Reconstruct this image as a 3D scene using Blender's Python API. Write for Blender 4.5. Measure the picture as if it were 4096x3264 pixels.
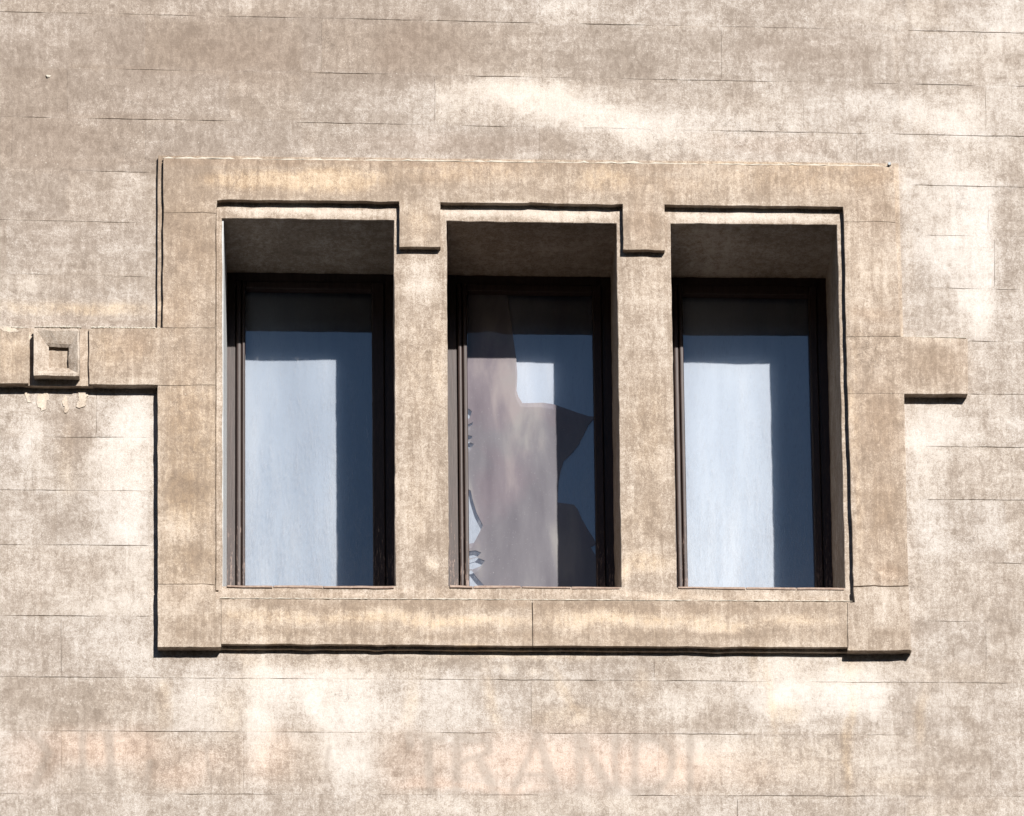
import bpy, bmesh, math, random
import numpy as np
from mathutils import Vector, Matrix
from mathutils.geometry import delaunay_2d_cdt
random.seed(4)
rng = np.random.default_rng(7)

# measured data, metres: x along the wall, z up, y into the building (0 = wall face)
CAM_LOC = (-0.59629, -19.89610, -7.93457)
CAM_ROT = ((0.9950784, 0.0049857, -0.0989651), (-0.0952913, -0.2257532, -0.9695128), (-0.0271753, 0.9741718, -0.2241670))
LENS, SHIFT_X, SHIFT_Y = 185.688, -0.37065, 0.79126
JOINT_H = [((-2.0418, 1.6794), (2.1182, 1.6631)), ((-2.0393, 1.4375), (2.1104, 1.4266)), ((-2.037, 1.2218), (2.1031, 1.2046)), ((-2.0346, 0.9962), (-1.4374, 0.9906)), ((-2.0324, 0.7782), (-1.4364, 0.773)), ((-2.0299, 0.5483), (-1.4354, 0.5415)), ((-2.0226, -0.143), (-1.4345, -0.139)), ((-2.0203, -0.3652), (-1.4316, -0.3651)), ((-2.0179, -0.5948), (-1.4306, -0.5932)), ((-2.0148, -0.8894), (-1.4294, -0.8886)), ((1.6363, 0.9841), (2.0957, 0.9813)), ((1.6832, 0.7653), (2.0885, 0.7646)), ((1.6767, 0.5369), (2.0809, 0.5347)), ((1.8431, 0.3086), (2.0733, 0.3049)), ((1.8361, 0.0801), (2.066, 0.0816)), ((1.657, -0.1469), (2.0584, -0.1461)), ((1.6505, -0.373), (2.051, -0.3715)), ((1.6428, -0.6404), (2.0421, -0.6405)), ((1.6256, -0.8884), (2.0339, -0.8878)), ((-2.0121, -1.1421), (2.0254, -1.1464)), ((-2.0098, -1.3627), (2.0181, -1.3661)), ((-2.0071, -1.619), (2.0098, -1.6189))]
JOINT_V = [((-1.7491, 1.8994), (-1.7475, 1.6826)), ((-1.1294, 1.8969), (-1.1292, 1.6802)), ((-0.3287, 1.8937), (-0.3303, 1.6771)), ((0.5423, 1.8903), (0.5387, 1.6737)), ((1.2307, 1.8875), (1.2256, 1.671)), ((1.9503, 1.8847), (1.9436, 1.6682)), ((-1.4623, 1.6727), (-1.4612, 1.4404)), ((-0.7527, 1.67), (-0.7534, 1.4385)), ((0.1403, 1.6664), (0.1375, 1.4362)), ((0.8717, 1.6636), (0.8671, 1.4343)), ((1.5678, 1.6608), (1.5615, 1.4325)), ((-1.7715, 1.4325), (-1.7699, 1.225)), ((-1.1249, 1.4308), (-1.1247, 1.2223)), ((-0.2968, 1.4286), (-0.2984, 1.2189)), ((0.5346, 1.4264), (0.5311, 1.2155)), ((1.2033, 1.4246), (1.1983, 1.2127)), ((1.9524, 1.4226), (1.9457, 1.2096)), ((-1.9894, 1.2173), (-1.9872, 1.0004)), ((-1.4592, 1.215), (-1.4583, 0.9985)), ((-0.7611, 1.2121), (-0.7617, 0.996)), ((0.1236, 1.2084), (0.1209, 0.9928)), ((0.8758, 1.2053), (0.8714, 0.9901)), ((1.416, 1.203), (1.4104, 0.9882)), ((-1.7652, 0.991), (-1.7635, 0.7816)), ((1.9477, 0.9775), (1.9411, 0.7694)), ((-2.0047, 0.7738), (-2.0024, 0.5525)), ((1.9675, 0.7606), (1.9604, 0.5395)), ((-1.3378, -1.147), (-1.3371, -1.3592)), ((-0.7219, -1.1476), (-0.7226, -1.3597)), ((0.0622, -1.1485), (0.0597, -1.3603)), ((0.8662, -1.1494), (0.8618, -1.361)), ((1.5231, -1.1501), (1.5173, -1.3615)), ((-1.7731, -1.367), (-1.7711, -1.6149)), ((-1.0659, -1.3676), (-1.0658, -1.6149)), ((-0.291, -1.3683), (-0.293, -1.6148)), ((0.5636, -1.369), (0.5594, -1.6148)), ((1.261, -1.3696), (1.2549, -1.6148)), ((1.8838, -1.3701), (1.876, -1.6148)), ((-1.3314, -1.623), (-1.3307, -1.8439)), ((-0.6319, -1.6231), (-0.6329, -1.8434)), ((0.0772, -1.6231), (0.0746, -1.8429)), ((0.8703, -1.6231), (0.8657, -1.8423)), ((1.5339, -1.6231), (1.5278, -1.8418)), ((-1.7755, 0.5433), (-1.7738, 0.3238)), ((1.9438, 0.5307), (1.9369, 0.3119)), ((1.9936, 0.0775), (1.9865, -0.1414)), ((1.9698, -0.3765), (1.9614, -0.6379)), ((1.8798, -0.892), (1.8719, -1.1431)), ((-1.646, 0.0582), (-1.6447, -0.1349)), ((-1.7986, -0.3726), (-1.7969, -0.5909)), ((-1.7779, -0.893), (-1.7759, -1.1377)), ((-1.0708, -1.0667), (-1.0708, -1.138)), ((-0.3043, -1.0623), (-0.3049, -1.1391)), ((0.5502, -1.0573), (0.5488, -1.1407)), ((-1.8955, -0.1469), (-1.8935, -0.3599))]
LINTEL = [(-1.386, 1.0337), (0.0627, 1.0373), (1.5579, 1.0447), (1.5594, 0.8015), (1.3507, 0.8017), (1.3483, 0.8648), (0.6231, 0.8626), (0.6217, 0.6666), (0.4534, 0.6664), (0.4535, 0.8622), (-0.2797, 0.8598), (-0.2802, 0.6668), (-0.4431, 0.6667), (-0.4439, 0.8595), (-1.1739, 0.8581), (-1.1758, 0.8011), (-1.3842, 0.798)]
JAMB_LU = [(-1.3842, 0.797), (-1.1758, 0.8001), (-1.178, 0.3094), (-1.3853, 0.3068)]
BAND_L = [(-1.6738, 0.3021), (-1.178, 0.3083), (-1.1777, 0.0655), (-1.4021, 0.064), (-1.6722, 0.0641)]
JAMB_LL = [(-1.4041, 0.0624), (-1.1777, 0.0644), (-1.1754, -0.768), (-1.3998, -0.7686)]
CORNER_L = [(-1.3996, -0.7721), (-1.1753, -0.7715), (-1.1733, -0.8317), (-1.1518, -0.8326), (-1.1515, -1.0304), (-1.3981, -1.0319)]
SILL_A = [(-1.1509, -0.8312), (0.0682, -0.8269), (0.0674, -1.0165), (-1.1507, -1.0155)]
SILL_B = [(0.0717, -0.8268), (1.3216, -0.8265), (1.3168, -1.0162), (0.0694, -1.0164)]
CORNER_R = [(1.3222, -0.829), (1.3502, -0.8278), (1.3498, -0.7637), (1.5672, -0.759), (1.5706, -1.0307), (1.3171, -1.0302)]
JAMB_RL = [(1.3461, 0.0587), (1.5744, 0.0602), (1.5678, -0.7533), (1.3503, -0.758)]
BAND_R = [(1.3452, 0.3022), (1.566, 0.3049), (1.8379, 0.3007), (1.8306, 0.0619), (1.3461, 0.0592)]
JAMB_RU = [(1.3507, 0.8006), (1.5594, 0.8005), (1.566, 0.306), (1.3452, 0.3033)]
BACKING = [(-1.4079, 1.0556), (1.5812, 1.0686), (1.5797, 0.3135), (1.4042, 0.3113), (1.4123, 0.9381), (-1.2095, 0.9195), (-1.2084, 0.3164), (-1.407, 0.314)]
BAND_FAR = [(-4.5418, 0.2893), (-1.9125, 0.2992), (-1.9103, 0.0645), (-4.533, 0.0546)]
PANEL = [(-1.9272, 0.3052), (-1.6618, 0.3064), (-1.6602, 0.0618), (-1.9249, 0.0609)]
BOSS = [[(-1.8901, 0.2829), (-1.7106, 0.2841), (-1.7092, 0.0876), (-1.8883, 0.0865)], [(-1.8782, 0.2757), (-1.7174, 0.2766), (-1.7161, 0.098), (-1.8766, 0.0962)], [(-1.8462, 0.2302), (-1.7442, 0.2304), (-1.7434, 0.1195), (-1.8453, 0.1193)], [(-1.832, 0.2187), (-1.7545, 0.2185), (-1.7538, 0.1308), (-1.8312, 0.131)], [(-1.833, 0.2252), (-1.7554, 0.2251), (-1.7547, 0.1373), (-1.8322, 0.1375)]]
OPEN = [[(-1.1518, 0.7915), (-0.4652, 0.793), (-0.4687, -0.76), (-1.1479, -0.7649)], [(-0.2537, 0.7928), (0.4285, 0.792), (0.4254, -0.7577), (-0.2587, -0.7606)], [(0.6479, 0.7942), (1.3239, 0.8008), (1.3181, -0.7545), (0.6441, -0.7583)]]
FASCIA = [(-1.1997, 0.9017), (1.3796, 0.9084), (1.3748, -0.8477), (-1.1967, -0.8547)]
FILM = [(-0.1587, 0.7803), (0.0046, 0.7825), (0.011, 0.6495), (0.0189, 0.5937), (0.0278, 0.5171), (0.0368, 0.444), (0.0405, 0.371), (0.0365, 0.3015), (0.0446, 0.2738), (0.0606, 0.2476), (0.0963, 0.248), (0.1419, 0.2506), (0.1874, 0.2441), (0.2263, 0.2307), (0.2911, 0.2071), (0.33, 0.1936), (0.3821, 0.1914), (0.382, 0.1803), (0.3493, 0.1765), (0.3294, 0.152), (0.3093, 0.1103), (0.2892, 0.0685), (0.2627, 0.0337), (0.2265, -0.0047), (0.2129, -0.0497), (0.2038, -0.098), (0.2006, -0.1462), (0.1981, -0.1841), (0.2337, -0.1886), (0.2661, -0.1938), (0.282, -0.2143), (0.2977, -0.2554), (0.3229, -0.3033), (0.3483, -0.3443), (0.3868, -0.3714), (0.3928, -0.4041), (0.3577, -0.3632), (0.3316, -0.3771), (0.3731, -0.4214), (0.3836, -0.582), (-0.0811, -0.5853), (-0.1033, -0.5479), (-0.1319, -0.5141), (-0.1548, -0.4822), (-0.1703, -0.4802), (-0.1702, -0.4755), (-0.1509, -0.4767), (-0.1186, -0.4628), (-0.1003, -0.4387), (-0.1343, -0.4253), (-0.1699, -0.4358), (-0.1698, -0.4324), (-0.131, -0.4219), (-0.1148, -0.4047), (-0.1372, -0.3946), (-0.1695, -0.3983), (-0.1692, -0.3677), (-0.1447, -0.362), (-0.1236, -0.3207), (-0.1072, -0.2863), (-0.1325, -0.2317), (-0.1481, -0.1769), (-0.1555, -0.1357), (-0.1703, -0.129), (-0.1687, 0.0487), (-0.1576, 0.0488), (-0.1459, 0.0572), (-0.1406, 0.0676), (-0.1587, 0.0744), (-0.1716, 0.0777), (-0.1716, 0.0846), (-0.1488, 0.0917), (-0.1468, 0.1021), (-0.1746, 0.1053), (-0.1743, 0.1412), (-0.1594, 0.1434), (-0.1463, 0.1505), (-0.1436, 0.1623), (-0.1775, 0.1502), (-0.1772, 0.1778), (-0.159, 0.178), (-0.1511, 0.1954), (-0.1477, 0.2093), (-0.1587, 0.2196), (-0.1768, 0.2214)]
FRAMES = [(-1.1477, -1.1122, -1.1077, -1.0865, -1.0844, -1.0743, -0.5556), (-0.2467, -0.2089, -0.2041, -0.1858, -0.1827, -0.1674, 0.3532), (0.6723, 0.6815, 0.6845, 0.7051, 0.7082, 0.7226, 1.2501)]
GLASS_TOP = 0.7225
PATCH_UNDER = [[(-1.8798, 0.0415), (-1.8591, 0.0366), (-1.8352, 0.0454), (-1.8335, 0.0248), (-1.8412, -0.0027), (-1.8458, -0.0233), (-1.8585, -0.0268), (-1.8714, -0.0064), (-1.8796, 0.0175)], [(-1.7237, 0.0535), (-1.6839, 0.0522), (-1.6811, 0.0265), (-1.6898, -0.0044), (-1.7104, -0.0235), (-1.7216, -0.0202), (-1.7187, 0.0158)], [(-1.773, 0.0324), (-1.7618, 0.0291), (-1.7584, 0.0017), (-1.7503, -0.0188), (-1.7629, -0.0395), (-1.7741, -0.0293), (-1.7776, 0.0049)], [(-1.9292, 0.0512), (-1.9165, 0.0479), (-1.9147, 0.0274), (-1.905, 0.0138), (-1.9039, 0.0018), (-1.9129, 0.0103), (-1.9258, 0.0272)]]
PATCH_PANEL = [[(-1.9168, 0.2847), (-1.9025, 0.2866), (-1.9055, 0.2693), (-1.9132, 0.2434), (-1.9182, 0.2588)]]
PATCH_BOSS = [[(-1.7881, 0.2717), (-1.7675, 0.274), (-1.742, 0.2722), (-1.7117, 0.274), (-1.7149, 0.2684), (-1.7276, 0.2648), (-1.745, 0.2557), (-1.7673, 0.2527), (-1.7817, 0.257)]]
PATCH_BAND = [[(-2.0273, 0.3003), (-2.005, 0.2989), (-1.9764, 0.2965), (-1.9541, 0.2961), (-1.9445, 0.2893), (-1.9603, 0.284), (-1.9826, 0.2802), (-2.0017, 0.2834), (-2.0272, 0.29)]]
MORTAR = [((-1.3861, 1.0369), (1.5437, 1.0478), 44, 0.0105), ((-2.0243, 0.302), (-1.9145, 0.3012), 14, 0.01), ((-1.8889, 0.2953), (-1.7044, 0.2955), 40, 0.009), ((-1.666, 0.3054), (-1.3952, 0.3056), 34, 0.009), ((-1.1574, -0.8237), (1.3446, -0.8189), 80, 0.006), ((1.564, 0.307), (1.8329, 0.305), 12, 0.005)]
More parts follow.
